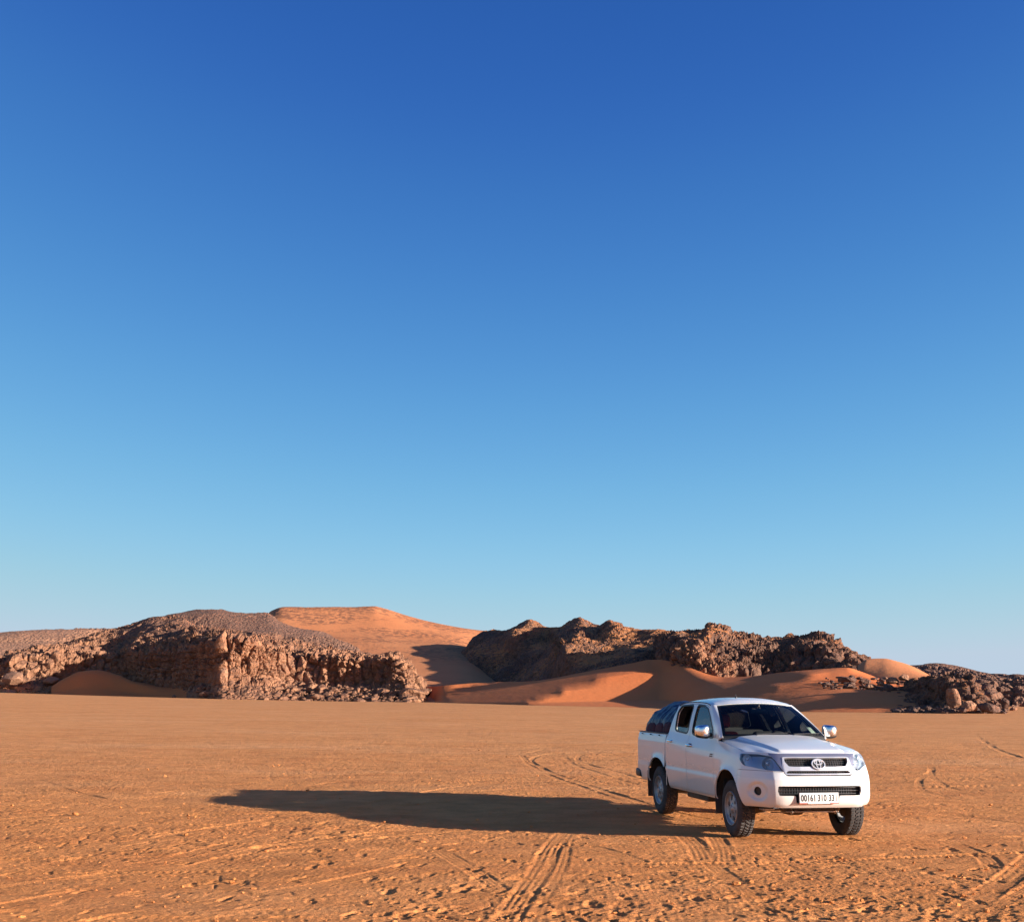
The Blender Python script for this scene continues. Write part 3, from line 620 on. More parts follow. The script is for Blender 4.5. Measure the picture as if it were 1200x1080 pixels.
def area_plain(rg):
    px = rg.uniform(-60, 1260); py = 1092-215*rg.random()**1.3; g = G2(np.array(px), np.array(py)); return np.array([g[0], g[1], .008])
o_ = rubble('clods', 900, area_plain, .013, M_SAND, 'small clods of crusted sand strewn over the foreground', 5); o_['category'] = 'clods'
# ------------------------------------------------------------------ pickup truck: materials
def mat_paint():
    t = NT('dusty_white_paint'); c = t.coord()
    n = t.noise(c, 2.2, 6, .6)
    sx = t.new('ShaderNodeSeparateXYZ'); tc = t.new('ShaderNodeTexCoord'); t.link(tc.outputs['Object'], sx.inputs[0])
    low = t.ramp(t.math('ADD', sx.outputs[2], t.math('MULTIPLY', t.math('SUBTRACT', n, .5), .5)), [(.42, 1.0), (.85, 0.0)])   # road dust thickest near the ground
    dust = t.math('ADD', t.math('MULTIPLY', low, .30), t.math('MULTIPLY', t.ramp(n, [(.4, 0.0), (.75, 1.0)]), .07))
    col = t.mix(dust, (.69, .685, .655), (.40, .235, .13))
    t.set(Base_Color=col, Roughness=t.math('ADD', .22, t.math('MULTIPLY', dust, .8)), Specular_IOR_Level=.5)
    t.b.inputs['Coat Weight'].default_value = .45; t.b.inputs['Coat Roughness'].default_value = .06
    return t.m
def mat_plain(name, col, rough, metal=0.0, spec=.5, bump=0.0, bs=60, var=0.0):
    t = NT(name); c = t.coord(); n = t.noise(c, bs*.2, 5)
    cc = t.mix(1.0, col, t.ramp(n, [(.3, 1-var), (.7, 1+var*.3)]), 'MULTIPLY') if var else col
    t.set(Base_Color=cc, Roughness=rough, Metallic=metal, Specular_IOR_Level=spec)
    if bump: t.set(Normal=t.bump(t.noise(c, bs, 4), bump, .01))
    return t.m
def mat_glass(name, tint, rough=0.0, a=.12, ior=1.45):
    t = NT(name)
    tr = t.new('ShaderNodeBsdfTransparent'); tr.inputs[0].default_value = (*tint, 1)
    gl = t.new('ShaderNodeBsdfGlossy'); gl.inputs['Roughness'].default_value = rough; gl.inputs['Color'].default_value = (.95, .97, 1, 1)
    fr = t.new('ShaderNodeFresnel'); fr.inputs[0].default_value = ior
    mx = t.new('ShaderNodeMixShader'); t.link(fr.outputs[0], mx.inputs[0]); t.link(tr.outputs[0], mx.inputs[1]); t.link(gl.outputs[0], mx.inputs[2])
    # a film of dust on the pane
    df = t.new('ShaderNodeBsdfDiffuse'); df.inputs[0].default_value = (.45, .36, .28, 1)
    n = t.noise(t.coord(), 6, 6, .65); m2 = t.new('ShaderNodeMixShader'); t.link(t.math('MULTIPLY', t.ramp(n, [(.3, .25), (.8, 1.0)]), a), m2.inputs[0])
    t.link(mx.outputs[0], m2.inputs[1]); t.link(df.outputs[0], m2.inputs[2]); t.link(m2.outputs[0], t.o.inputs[0])
    return t.m
PAINT = mat_paint()
TRIM = mat_plain('grey_cabin_trim', (.012, .012, .012), .85, bump=.2)
BLACK = mat_plain('black_plastic', (.018, .018, .02), .5, bump=.15, var=.2)
RUBBER = mat_plain('dusty_rubber', (.045, .038, .034), .85, bump=.4, bs=40, var=.45)
CHROME = mat_plain('chrome', (.78, .78, .78), .16, 1.0)
SILVER = mat_plain('alloy', (.36, .35, .345), .45, .55, bump=.05, var=.25)
STEEL = mat_plain('dusty_underbody_steel', (.10, .075, .058), .7, .3, bump=.4, bs=30, var=.5)
DARKWELL = mat_plain('wheel_well_lining', (.022, .019, .017), .9, bump=.3)
SEATC = mat_plain('maroon_seat_cover', (.20, .04, .035), .85, bump=.4, bs=25, var=.3)
SEATD = mat_plain('grey_seat_cloth', (.014, .014, .015), .9, bump=.4, bs=25)
GLASS = mat_glass('window_glass', (.80, .84, .82), a=.05)
WGLASS = mat_glass('windscreen_glass', (.74, .77, .73), a=.0, ior=1.22)
SATIN = mat_plain('satin_chrome', (.60, .60, .61), .33, .6)
LENS = mat_glass('lamp_lens', (.90, .95, 1.0), a=.04)
REFL = mat_plain('lamp_reflector', (.80, .81, .83), .28, .75)
BULB = mat_plain('lamp_bulb_glass', (.70, .72, .75), .10, .4)
AMBER = mat_plain('amber_lens', (.75, .25, .03), .2)
REDL = mat_plain('red_lens', (.45, .02, .02), .2)
PLATEW = mat_plain('plate_white', (.72, .70, .66), .45, var=.1)
PLATER = mat_plain('plate_red', (.5, .06, .05), .5)
INK = mat_plain('plate_black_ink', (.02, .02, .02), .5)
STICK = mat_plain('sticker_paper', (.62, .72, .58), .6, var=.2)

# ------------------------------------------------------------------ surfaces trimmed to shape
def poly_sdf(a, b, poly):
    """signed distance to a polygon, negative inside"""
    poly = np.array(poly, float); d = np.full(np.shape(a), 1e9); ins = np.zeros(np.shape(a), bool)
    for (x0, y0), (x1, y1) in zip(poly, np.roll(poly, -1, 0)):
        ex, ey = x1-x0, y1-y0; t = np.clip(((a-x0)*ex+(b-y0)*ey)/(ex*ex+ey*ey+1e-12), 0, 1)
        d = np.minimum(d, np.hypot(a-x0-t*ex, b-y0-t*ey))
        c = ((y0 > b) != (y1 > b)) & (a < (x1-x0)*(b-y0)/(y1-y0+1e-12)+x0); ins ^= c
    return np.where(ins, -d, d)
def round_poly(pts, n=6, k=.28):
    """polygon with its corners cut round"""
    p = np.array(pts, float); out = []
    for i in range(len(p)):
        a, b, c = p[i-1], p[i], p[(i+1) % len(p)]
        A = b+(a-b)*k; Cc = b+(c-b)*k
        for t in np.linspace(0, 1, n): out.append((1-t)**2*A+2*t*(1-t)*b+t*t*Cc)
    return np.array(out)
def trim(P, u0, u1, nu, v0, v1, nv, sdf=None):
    """grid over a surface P(u,v), cut exactly along sdf(u,v,pos) = 0; returns verts, tris"""
    U, Vv = np.meshgrid(np.linspace(u0, u1, nu), np.linspace(v0, v1, nv)); X = P(U, Vv)
    i = np.arange(nu*nv).reshape(nv, nu)
    q = [i[:-1, :-1], i[:-1, 1:], i[1:, 1:], i[1:, :-1]]
    T = np.concatenate([np.stack([q[0], q[1], q[2]], -1).reshape(-1, 3), np.stack([q[0], q[2], q[3]], -1).reshape(-1, 3)])
    if sdf is None: return X.reshape(-1, 3), T
    d = sdf(U, Vv, X).ravel().copy(); u, w = U.ravel().copy(), Vv.ravel().copy()
    E = np.concatenate([np.stack([i[:, :-1], i[:, 1:]], -1).reshape(-1, 2), np.stack([i[:-1], i[1:]], -1).reshape(-1, 2), np.stack([i[:-1, :-1], i[1:, 1:]], -1).reshape(-1, 2)])
    a, b = E[:, 0], E[:, 1]; cr = (d[a]*d[b] < 0); a, b = a[cr], b[cr]; t = d[a]/(d[a]-d[b])
    best = np.full(len(d), 9.0); nu_, nw_ = u.copy(), w.copy(); mv = np.zeros(len(d), bool)
    for A, B, tt in ((a, b, t), (b, a, 1-t)):
        for A_, B_, t_ in zip(A, B, tt):
            if t_ <= .5 and t_ < best[A_]:
                best[A_] = t_; mv[A_] = True; nu_[A_] = u[A_]+t_*(u[B_]-u[A_]); nw_[A_] = w[A_]+t_*(w[B_]-w[A_])
    u, w = nu_, nw_; d[mv] = 0
    X = P(u, w)
    Dt = d[T]; keep = (Dt.max(1) <= 0) & (Dt.min(1) < 0)
    z0 = np.where((Dt == 0).all(1))[0]
    if len(z0):
        cu, cw = u[T[z0]].mean(1), w[T[z0]].mean(1); keep[z0] = sdf(cu, cw, P(cu, cw)) < 0
    T = T[keep]
    ar = np.linalg.norm(np.cross(X[T[:, 1]]-X[T[:, 0]], X[T[:, 2]]-X[T[:, 0]]), axis=1); T = T[ar > 1e-9]
    us, inv = np.unique(T, return_inverse=True); return X[us], inv.reshape(-1, 3)
CENTRE = np.array([0, 1.7, .85])
def shell(X, T, thick, out=None, lift=0.0):
    """gives a trimmed surface its thickness; returns verts, faces, number of outer faces"""
    fn = np.cross(X[T[:, 1]]-X[T[:, 0]], X[T[:, 2]]-X[T[:, 0]])
    ref = (X[T].mean(1)-CENTRE) if out is None else np.broadcast_to(np.array(out, float), fn.shape)
    if (fn*ref).sum() < 0: T = T[:, ::-1]; fn = -fn
    N = np.zeros_like(X)
    for k in range(3): np.add.at(N, T[:, k], fn)
    N /= np.linalg.norm(N, axis=1, keepdims=True)+1e-12
    X = X+N*lift
    if thick <= 0: return X, T.tolist(), len(T)
    n = len(X); V = np.concatenate([X, X-N*thick])
    e = np.concatenate([T[:, [0, 1]], T[:, [1, 2]], T[:, [2, 0]]]); key = np.sort(e, 1); _, ix, ct = np.unique(key, axis=0, return_index=True, return_counts=True)
    be = e[ix[ct == 1]]
    F = T.tolist()+(T[:, ::-1]+n).tolist()+[[int(b), int(a), int(a)+n, int(b)+n] for a, b in be]
    return V, F, len(T)
class Part:
    """collects shapes and links them as one mesh object"""
    def __init__(s): s.V = []; s.F = []; s.M = []; s.n = 0
    def add(s, V, F, m=0, flip=False):
        V = np.asarray(V, float); s.V.append(V)
        for k, f in enumerate(F):
            f = [int(i)+s.n for i in f]; s.F.append(f[::-1] if flip else f); s.M.append(m if isinstance(m, int) else m[k])
        s.n += len(V); return s
    def surf(s, P, u0, u1, nu, v0, v1, nv, sdf=None, thick=.02, mi=(0, 1), out=None, lift=0.0, both=False):
        X, T = trim(P, u0, u1, nu, v0, v1, nv, sdf); V, F, k = shell(X, T, thick, out, lift)
        m = [mi[0]]*k+[mi[1]]*k+[mi[0]]*(len(F)-2*k) if thick > 0 else mi[0]
        s.add(V, F, m)
        if both: s.add(V*np.array([-1, 1, 1]), F, m, True)
        return s
    def box(s, x0, x1, y0, y1, z0, z1, m=0, bev=.0, rot=None):
        bm = bmesh.new(); bmesh.ops.create_cube(bm, size=1)
        for v in bm.verts: v.co = ((x1-x0)*v.co.x, (y1-y0)*v.co.y, (z1-z0)*v.co.z)
        if bev: bmesh.ops.bevel(bm, geom=bm.edges[:], offset=bev, segments=3, affect='EDGES', profile=.5)
        R = Matrix.Rotation(rot[0], 4, rot[1]) if rot else Matrix()
        c = Vector(((x0+x1)/2, (y0+y1)/2, (z0+z1)/2))
        s.add([(R @ v.co+c)[:] for v in bm.verts], [[w.index for w in f.verts] for f in bm.faces], m); bm.free(); return s
    def tube(s, pts, r, m=0, n=10, cap=True):
        pts = np.array(pts, float); r = np.broadcast_to(np.array(r, float), (len(pts),)); tg = np.gradient(pts, axis=0); tg /= np.linalg.norm(tg, axis=1)[:, None]
        up = np.array([0, 0, 1.]) if abs(tg[0, 2]) < .9 else np.array([1., 0, 0]); V = []
        for p, t, q in zip(pts, tg, r):
            a = np.cross(t, up); a /= np.linalg.norm(a); b = np.cross(t, a)
            for k in range(n): an = 2*math.pi*k/n; V.append(p+q*(a*math.cos(an)+b*math.sin(an)))
        F = [[i*n+k, i*n+(k+1) % n, (i+1)*n+(k+1) % n, (i+1)*n+k] for i in range(len(pts)-1) for k in range(n)]
        if cap: F += [list(range(n))[::-1], [(len(pts)-1)*n+k for k in range(n)]]
        s.add(V, F, m); return s
    def lathe(s, prof, axis_pt, axis='x', n=48, m=0, sx=1):
        """prof: (distance along the axis, radius)"""
        V = []; k = len(prof)
        for j in range(n):
            a = 2*math.pi*j/n
            for d, r in prof:
                if axis == 'x': V.append((axis_pt[0]+sx*d, axis_pt[1]+r*math.cos(a), axis_pt[2]+r*math.sin(a)))
                elif axis == 'y': V.append((axis_pt[0]+r*math.cos(a), axis_pt[1]+d, axis_pt[2]+r*math.sin(a)))
                else: V.append((axis_pt[0]+r*math.cos(a), axis_pt[1]+r*math.sin(a), axis_pt[2]+d))
        F = [[j*k+i, j*k+i+1, ((j+1) % n)*k+i+1, ((j+1) % n)*k+i] for j in range(n) for i in range(k-1)]
        s.add(V, F, m); return s
    def build(s, name, mats, parent, sharp=35, smooth=True):
        o = link_mesh(name, np.concatenate(s.V), s.F, None, parent, smooth)
        for m in (mats if isinstance(mats, (list, tuple)) else [mats]): o.data.materials.append(m)
        o.data.polygons.foreach_set('material_index', s.M)
        bm = bmesh.new(); bm.from_mesh(o.data); bmesh.ops.remove_doubles(bm, verts=bm.verts, dist=1e-5); bmesh.ops.recalc_face_normals(bm, faces=bm.faces); bm.to_mesh(o.data); bm.free()
        if sharp: o.data.set_sharp_from_angle(angle=math.radians(sharp))
        return o
# ------------------------------------------------------------------ pickup truck: form (x across, y towards the tail, z up; front axle at y = 0)
# columns of the control net go from the middle of the nose round the corner and along the side to the back of the cab
_Z = [.425, .47, .575, .69, .76, .85, .95, 1.035, 1.085]
NET = [
 # x, y per row from the lower edge to the bonnet edge / belt line
 [(0, -.845), (0, -.885), (0, -.910), (0, -.915), (0, -.915), (0, -.878), (0, -.838), (0, -.795), (0, -.750)],
 [(.25, -.842), (.25, -.880), (.25, -.906), (.25, -.911), (.25, -.910), (.25, -.872), (.25, -.832), (.25, -.788), (.25, -.742)],
 [(.45, -.828), (.45, -.868), (.45, -.895), (.45, -.900), (.45, -.898), (.45, -.852), (.45, -.806), (.45, -.760), (.45, -.712)],
 [(.58, -.790), (.58, -.830), (.585, -.862), (.59, -.868), (.59, -.862), (.58, -.808), (.575, -.750), (.57, -.700), (.565, -.648)],
 [(.715, -.605), (.735, -.630), (.752, -.650), (.755, -.655), (.752, -.650), (.742, -.620), (.722, -.575), (.69, -.535), (.67, -.500)],
 [(.845, -.41), (.872, -.42), (.892, -.43), (.896, -.435), (.894, -.43), (.884, -.415), (.866, -.395), (.842, -.37), (.795, -.345)],
 [(.85, -.20), (.872, -.20), (.888, -.20), (.892, -.20), (.892, -.20), (.886, -.20), (.872, -.20), (.850, -.20), (.806, -.20)],
 [(.825, .16), (.855, .16), (.872, .16), (.878, .16), (.878, .16), (.874, .16), (.865, .16), (.850, .16), (.800, .16)],
 [(.82, .60), (.846, .60), (.860, .60), (.868, .60), (.859, .60), (.863, .60), (.862, .60), (.852, .60), (.792, .60)],
 [(.82, 1.2), (.846, 1.2), (.860, 1.2), (.870, 1.2), (.860, 1.2), (.864, 1.2), (.864, 1.2), (.856, 1.2), (.788, 1.2)],
 [(.82, 1.74), (.846, 1.74), (.860, 1.74), (.870, 1.74), (.860, 1.74), (.864, 1.74), (.865, 1.74), (.858, 1.74), (.787, 1.74)],
 [(.82, 2.3), (.846, 2.3), (.860, 2.3), (.870, 2.3), (.860, 2.3), (.864, 2.3), (.865, 2.3), (.860, 2.3), (.786, 2.3)],
 [(.82, 2.76), (.845, 2.76), (.858, 2.76), (.867, 2.76), (.858, 2.76), (.862, 2.76), (.863, 2.76), (.860, 2.76), (.784, 2.76)]]
_ZT = [1.088, 1.088, 1.090, 1.094, 1.096, 1.095, 1.120, 1.158, 1.198, 1.212, 1.224, 1.250, 1.272]     # height of the top row
_ZS = [1.035, 1.035, 1.035, 1.035, 1.035, 1.035, 1.035, 1.035, 1.030, 1.045, 1.060, 1.080, 1.090]     # height of the shoulder row
_net = np.zeros((len(NET), 9, 3))
for _j, _c in enumerate(NET):
    for _k, (_x, _y) in enumerate(_c): _net[_j, _k] = (_x, _y, _Z[_k])
    _net[_j, 7, 2] = _ZS[_j]; _net[_j, 8, 2] = _ZT[_j]; _net[_j, 6, 2] = .95+.3*(_ZS[_j]-1.035)
_DS, _DT = 12*24, 8*24
_tab = pchip(np.arange(13), _net.reshape(13, -1), np.linspace(0, 12, _DS+1)).reshape(_DS+1, 9, 3)
_tab = pchip(np.arange(9), _tab.transpose(1, 0, 2).reshape(9, -1), np.linspace(0, 8, _DT+1)).reshape(_DT+1, _DS+1, 3)
ARCHF, ARCHR = (.045, .345), (3.155, .345)
def arch_sdf(y, z, c, r=.505):
    return (np.abs((y-c[0])/r)**2.3+np.abs((z-c[1])/r)**2.3)**(1/2.3)*r-r
def flare(x, y, z, c, amt=.028):
    d = arch_sdf(y, z, c); return amt*np.exp(-np.clip(d, 0, 1)/.055)*(d > -.08)
def SIDE(s, t):
    """body side and nose; s runs 0..12 from the nose to the cab's back (negative: other side), t 0..8 upward"""
    sg = np.where(s < 0, -1.0, 1.0); a = np.clip(np.abs(s), 0, 12)*24; b = np.clip(t, 0, 8)*24
    i = np.minimum(a.astype(int), _DS-1); j = np.minimum(b.astype(int), _DT-1); fa = (a-i)[..., None]; fb = (b-j)[..., None]
    p = _tab[j, i]*(1-fa)*(1-fb)+_tab[j, i+1]*fa*(1-fb)+_tab[j+1, i]*(1-fa)*fb+_tab[j+1, i+1]*fa*fb
    x, y, z = p[..., 0], p[..., 1], p[..., 2]
    x = x+flare(x, y, z, ARCHF)*np.clip((y+.50)/.1, 0, 1)*np.clip((1.0-z)/.15, 0, 1)
    # pocket round the fog lamp
    d = np.sqrt((x-.742)**2+(y+.655)**2+((z-.618)*1.25)**2); k = sstep(.165, .10, d)*.030
    x = x-k*.72; y = y+k*.70
    return np.stack([x*sg, y, z], -1)
def belt(y):
    """x and z of the belt line at y"""
    q = _tab[-1]; return np.interp(y, q[120:, 1], q[120:, 0]), np.interp(y, q[120:, 1], q[120:, 2])
RAILZ = 1.705
def xg(y, z):
    xb, zb = belt(y); w = (z-zb)/(RAILZ-zb); return xb-.178*w+.016*4*w*(1-w)
def UPPER(sg):
    def P(y, z): return np.stack([sg*xg(y, z), y+0*z, z+0*y], -1)
    return P
TOPY = [.60, .90, 1.10, 1.30, 1.42, 1.55, 1.80, 2.10, 2.45, 2.60, 2.68, 2.74, 2.77]
TOPZ = [1.20, 1.40, 1.535, 1.662, 1.692, 1.703, 1.710, 1.710, 1.697, 1.675, 1.64, 1.50, 1.272]
def ztop(y): return np.interp(y, TOPY, TOPZ)
SIDEPOLY = [(y, z) for y, z in zip(TOPY, TOPZ)]+[(2.77, 1.15), (.60, 1.15)]
WIN_F = round_poly([(.815, 1.226), (1.735, 1.246), (1.862, 1.668), (1.60, 1.668), (1.36, 1.622), (1.14, 1.498), (.90, 1.335)], k=.16)
WIN_R = round_poly([(1.905, 1.252), (2.505, 1.282), (2.640, 1.560), (2.575, 1.655), (2.02, 1.672)], k=.18)
# shut lines of the doors, in the side view
def bline(z): return np.interp(z, [.4, .9, 1.2, 1.7], [1.755, 1.765, 1.80, 1.955])
def cline(z): return np.interp(z, [.4, .62, .85, 1.1, 1.3, 1.62, 1.7], [2.56, 2.565, 2.63, 2.67, 2.685, 2.67, 2.64])
def fline(z): return np.interp(z, [.4, 1.0, 1.2, 1.21, 1.672, 1.7], [.63, .63, .665, .68, 1.36, 1.50])
GAP = .005
def door_sdf(which):
    def f(y, z):
        lo = .462-z
        if which == 'front': return np.maximum.reduce([lo, fline(z)-y+GAP, y-bline(z)+GAP, z-ztop(y)+.030])
        return np.maximum.reduce([lo, bline(z)-y+GAP, y-cline(z)+GAP, z-ztop(y)+.030, -arch_sdf(y, z, ARCHR, .515)])
    return f

TR = bpy.data.objects.new('pickup_truck', None); COL.objects.link(TR); TR.empty_display_size = .3
TR.location = (3.775, 16.5388, 0.0); TR.rotation_euler = (0, 0, .187)
tag(TR, 'white four door pickup truck standing alone on the orange sand plain', 'pickup truck')

# ---- body shell: nose panel, front wings, door frames, pillars, sills
LAMP = round_poly([(2.06, .868), (2.42, .94), (2.72, 1.01), (2.98, 1.052), (4.0, 1.072), (5.30, 1.070), (5.22, 1.0), (4.65, .925), (3.4, .880)], k=.12)
GRILLE = round_poly([(-.452, 1.046), (.452, 1.046), (.470, .93), (.448, .822), (-.448, .822), (-.470, .93)], k=.10)
def bumper_top(s): return np.interp(np.abs(s), [0, 1.9, 2.15, 3.4, 4.6, 5.6, 7], [.815, .815, .858, .868, .872, .872, .872])
body = Part()
def body_sdf(s, t, p):
    x, y, z = np.abs(p[..., 0]), p[..., 1], p[..., 2]; a = np.abs(s)
    bump = np.maximum(z-bumper_top(s)-GAP, y+.355-GAP)          # outside of the bumper: above it or behind its end
    d = np.maximum(-arch_sdf(y, z, ARCHF), -bump)
    d = np.maximum(d, -poly_sdf(a, z, LAMP))
    d = np.maximum(d, -np.where(y < -.6, poly_sdf(p[..., 0], z, GRILLE), 1.0))
    d = np.maximum(d, -np.maximum.reduce([.462-GAP-z, fline(z)-y, y-cline(z), -arch_sdf(y, z, ARCHR, .512)]))
    return np.maximum(d, -arch_sdf(y, z, ARCHR, .515))
body.surf(SIDE, -12, 12, 900, 0, 8, 150, body_sdf, .016, (0, 1))
for sg in (-1, 1):
    def up_sdf(y, z, p):
        d = poly_sdf(y, z, SIDEPOLY)
        op = np.maximum.reduce([fline(z)-y, y-cline(z), z-ztop(y)+.030-GAP])
        return np.maximum(d, -op)
    body.surf(UPPER(sg), .58, 2.78, 240, 1.17, 1.72, 90, lambda y, z, p: np.maximum(up_sdf(y, z, p), belt(y)[1]-z), .03, (0, 1))
# windscreen frame: curves
def WSB(u): return np.stack([.755*u, .53-.13*(1-u*u), 1.262+.012*(1-u*u)], -1)
def WST(u): return np.stack([.566*u, 1.237-.092*(1-u*u), 1.672+.034*(1-u*u)], -1)
def WS(u, v):
    b = WSB(u); t = WST(u); p = b*(1-v[..., None])+t*v[..., None]; k = .020*4*v*(1-v)
    p[..., 1] -= k*.5; p[..., 2] += k*.85; return p
def PILLAR(sg):
    def P(u, v):
        o = np.ones_like(v); a = WS(o*1.0, v); z = np.interp(v, [0, 1], [1.20, 1.666]); y = np.interp(z, TOPZ[:5], TOPY[:5]); b = np.stack([xg(y, z), y, z], -1)
        p = a*(1-u[..., None])+b*u[..., None]; k = .018*4*u*(1-u); p[..., 0] += k*.8; p[..., 1] -= k*.4; p[..., 2] += k*.3
        p[..., 0] *= sg; return p
    return P
for sg in (-1, 1): body.surf(PILLAR(sg), 0, 1, 8, -.02, 1.03, 40, None, .02, (0, 1))
# inner edge strips where door openings meet the cabin are covered by the shells; floor pan
body.box(-.80, .80, .62, 2.74, .43, .47, 1)
body.box(-.78, .78, .44, .50, .45, 1.20, 1)
# cab back wall with its window opening
def BACK(x, z): return np.stack([x, 2.772-.02*((z-1.27)/.4)**2*(z > 1.27)+0*x, z+0*x], -1)
RW = round_poly([(-.56, 1.32), (.56, 1.32), (.50, 1.60), (-.50, 1.60)], k=.15)
def back_sdf(x, z, p):
    w = np.interp(z, [.4, 1.09, 1.20, 1.272, RAILZ], [.850, .850, .815, .780, .604]); return np.maximum.reduce([np.abs(x)-w, z-1.685+.03*(x/.6)**2, -poly_sdf(x, z, RW)])
body.surf(BACK, -.87, .87, 90, .45, 1.70, 70, back_sdf, .03, (0, 1), out=(0, 1, 0))
body.build('body_shell', [PAINT, TRIM], TR)

# ---- roof
_RU = np.array([0, .3, .6, .8, .92, 1.0])
def ROOF(u, v):
    a = np.abs(u); y0 = pchip(_RU, np.array([1.145, 1.155, 1.186, 1.216, 1.240, 1.305]), a); y1 = 2.735-.05*a**2
    y = y0+(y1-y0)*v; ye = 1.305+(2.685-1.305)*v; ze = ztop(ye); xe = xg(ye, ze)
    x = u*xe
    c0 = pchip(_RU, np.array([.0455, .042, .033, .019, .011, .0]), a)              # meets the top of the windscreen
    c = .074*(1-a**2.4); k = sstep(0, .22, v); crown = c0*(1-k)+c*k
    z = ze+crown-.035*sstep(.90, 1.0, v)*(1-a**4)
    # two shallow lengthwise swages
    z -= .006*sstep(.15, .3, v)*sstep(.95, .85, v)*np.exp(-((a-.5)/.05)**2)
    return np.stack([x, y, z], -1)
Part().surf(ROOF, -1, 1, 80, 0, 1, 80, None, .02, (0, 1), out=(0, 0, 1)).build('roof', [PAINT, TRIM], TR)
# drip gutters along the roof
for sg in (-1, 1):
    rg_ = Part()
    yy = np.linspace(1.33, 2.66, 24); zz = ztop(yy)+.002; rg_.tube(np.stack([sg*(xg(yy, zz)+.004), yy, zz], -1), .007, 0, 6)
    rg_.build('gutter', BLACK, TR)
an = Part(); an.lathe([(-.01, .0), (-.01, .016), (.010, .014), (.016, .008), (.018, 0)], (-.12, 1.62, 1.782), 'z', 16); an.tube([(-.12, 1.62, 1.79), (-.12, 1.635, 1.83)], [.007, .005], 0, 6)
an.build('antenna', BLACK, TR)

# ---- bonnet
_top = _tab[-1]
def BONNET(u, v):
    a = np.abs(u); sfr = a*5.0; fx = np.interp(sfr*24, np.arange(_DS+1), _top[:, 0]); fy = np.interp(sfr*24, np.arange(_DS+1), _top[:, 1]); fz = np.interp(sfr*24, np.arange(_DS+1), _top[:, 2])
    ry = .415+.115*a*a
    y = fy+(ry-fy)*v
    ye = -.345+(.53+.345)*v; xe = np.interp(ye, _top[120:, 1], _top[120:, 0])-.004; ze = np.interp(ye, _top[120:, 1], _top[120:, 2])
    x = fx*(1-v)**3*(1)+(xe*np.where(fx > 0, fx/_top[120, 0], 0))*(1-(1-v)**3)
    zc = pchip(np.array([0, .05, .13, .3, .6, 1.0]), np.array([1.088, 1.103, 1.124, 1.158, 1.208, 1.268]), v)
    q = x/xe
    z = ze+(zc-ze)*(1-np.clip(q, 0, 1)**2.6)
    z = z*sstep(0, .04, v)+(fz+(z-fz)*.5)*(1-sstep(0, .04, v))
    z = np.where(v < 1e-6, fz, z)
    edge = .70-.17*(1-v); z += .020*sstep(.055, -.02, q-edge)*sstep(0, .1, v)       # raised middle of the bonnet
    return np.stack([x*np.sign(u+1e-12), y, z-.001], -1)
Part().surf(BONNET, -1, 1, 150, 0, 1, 90, None, .012, (0, 1), out=(0, 0, 1)).build('bonnet', [PAINT, TRIM], TR)
cw = Part()
def COWL(u, v):
    a = np.stack([.77*u, .415+.115*u*u-.02, 1.255-.065*u*u], -1); b = WSB(u)+np.array([0, .015, -.01]); return a*(1-v[..., None])+b*v[..., None]
cw.surf(COWL, -1, 1, 40, 0, 1, 6, None, .02, (0, 0), out=(0, 0, 1)); cw.build('cowl_panel', BLACK, TR)

# ---- windscreen, seal, wipers, sticker
ws = Part().surf(WS, -.985, .985, 40, .01, .985, 30, None, 0, (0, 0), out=(0, -1, .7), lift=.002).build('windscreen', WGLASS, TR)
sl = Part()
def seal_sdf(u, v, p): return -np.maximum(np.abs(u)-.945, np.abs(v-.50)-.445)
sl.surf(WS, -1, 1, 90, 0, 1, 60, seal_sdf, .012, (0, 0), out=(0, -1, .7), lift=-.006).build('seal', BLACK, ws)
st = Part().surf(WS, .77, .87, 6, .07, .26, 8, None, .002, (0, 0), out=(0, -1, .7), lift=-.009); st.build('sticker', STICK, ws)
for u0, u1 in ((-.42, .22), (.30, .90)):
    w = Part(); p0 = WS(np.array(u0), np.array(.02))+np.array([0, -.02, .01]); uu = np.linspace(u0+.02, u1, 12); vv = np.linspace(.05, .075, 12)
    bl = WS(uu, vv-.025)+np.array([0, -.008, .010]); w.tube(bl, .007, 0, 6); w.tube([p0+np.array([0, -.01, -.03]), p0+np.array([.02, -.010, .0]), bl[6]], [.014, .009, .006], 0, 6)
    w.build('wiper', BLACK, TR)
# ---- front bumper
OPENING = round_poly([(-.558, .694), (.558, .694), (.566, .634), (.545, .575), (.25, .575), (.235, .482), (-.325, .482), (-.34, .575), (-.545, .575), (-.566, .634)], k=.10)
fbp = Part(); FOGC = SIDE(np.array(4.02), np.array(2.36))
def bumper_sdf(s, t, p):
    x, y, z = p[..., 0], p[..., 1], p[..., 2]; a = np.abs(x)
    d = np.maximum(z-bumper_top(s), y+.355); d = np.maximum(d, -arch_sdf(y, z, ARCHF))
    d = np.maximum(d, -np.where(y < -.75, poly_sdf(x, z, OPENING), 1.0))
    f = np.sqrt((a-FOGC[0])**2+(y-FOGC[1])**2+(z-FOGC[2])**2)-.055
    return np.maximum(d, -f)
fbp.surf(SIDE, -6.3, 6.3, 900, 0, 5.4, 200, bumper_sdf, .02, (0, 1))
fbp.box(-.60, .60, -.80, -.40, .415, .43, 1)
fb = fbp.build('front_bumper', [PAINT, BLACK], TR)
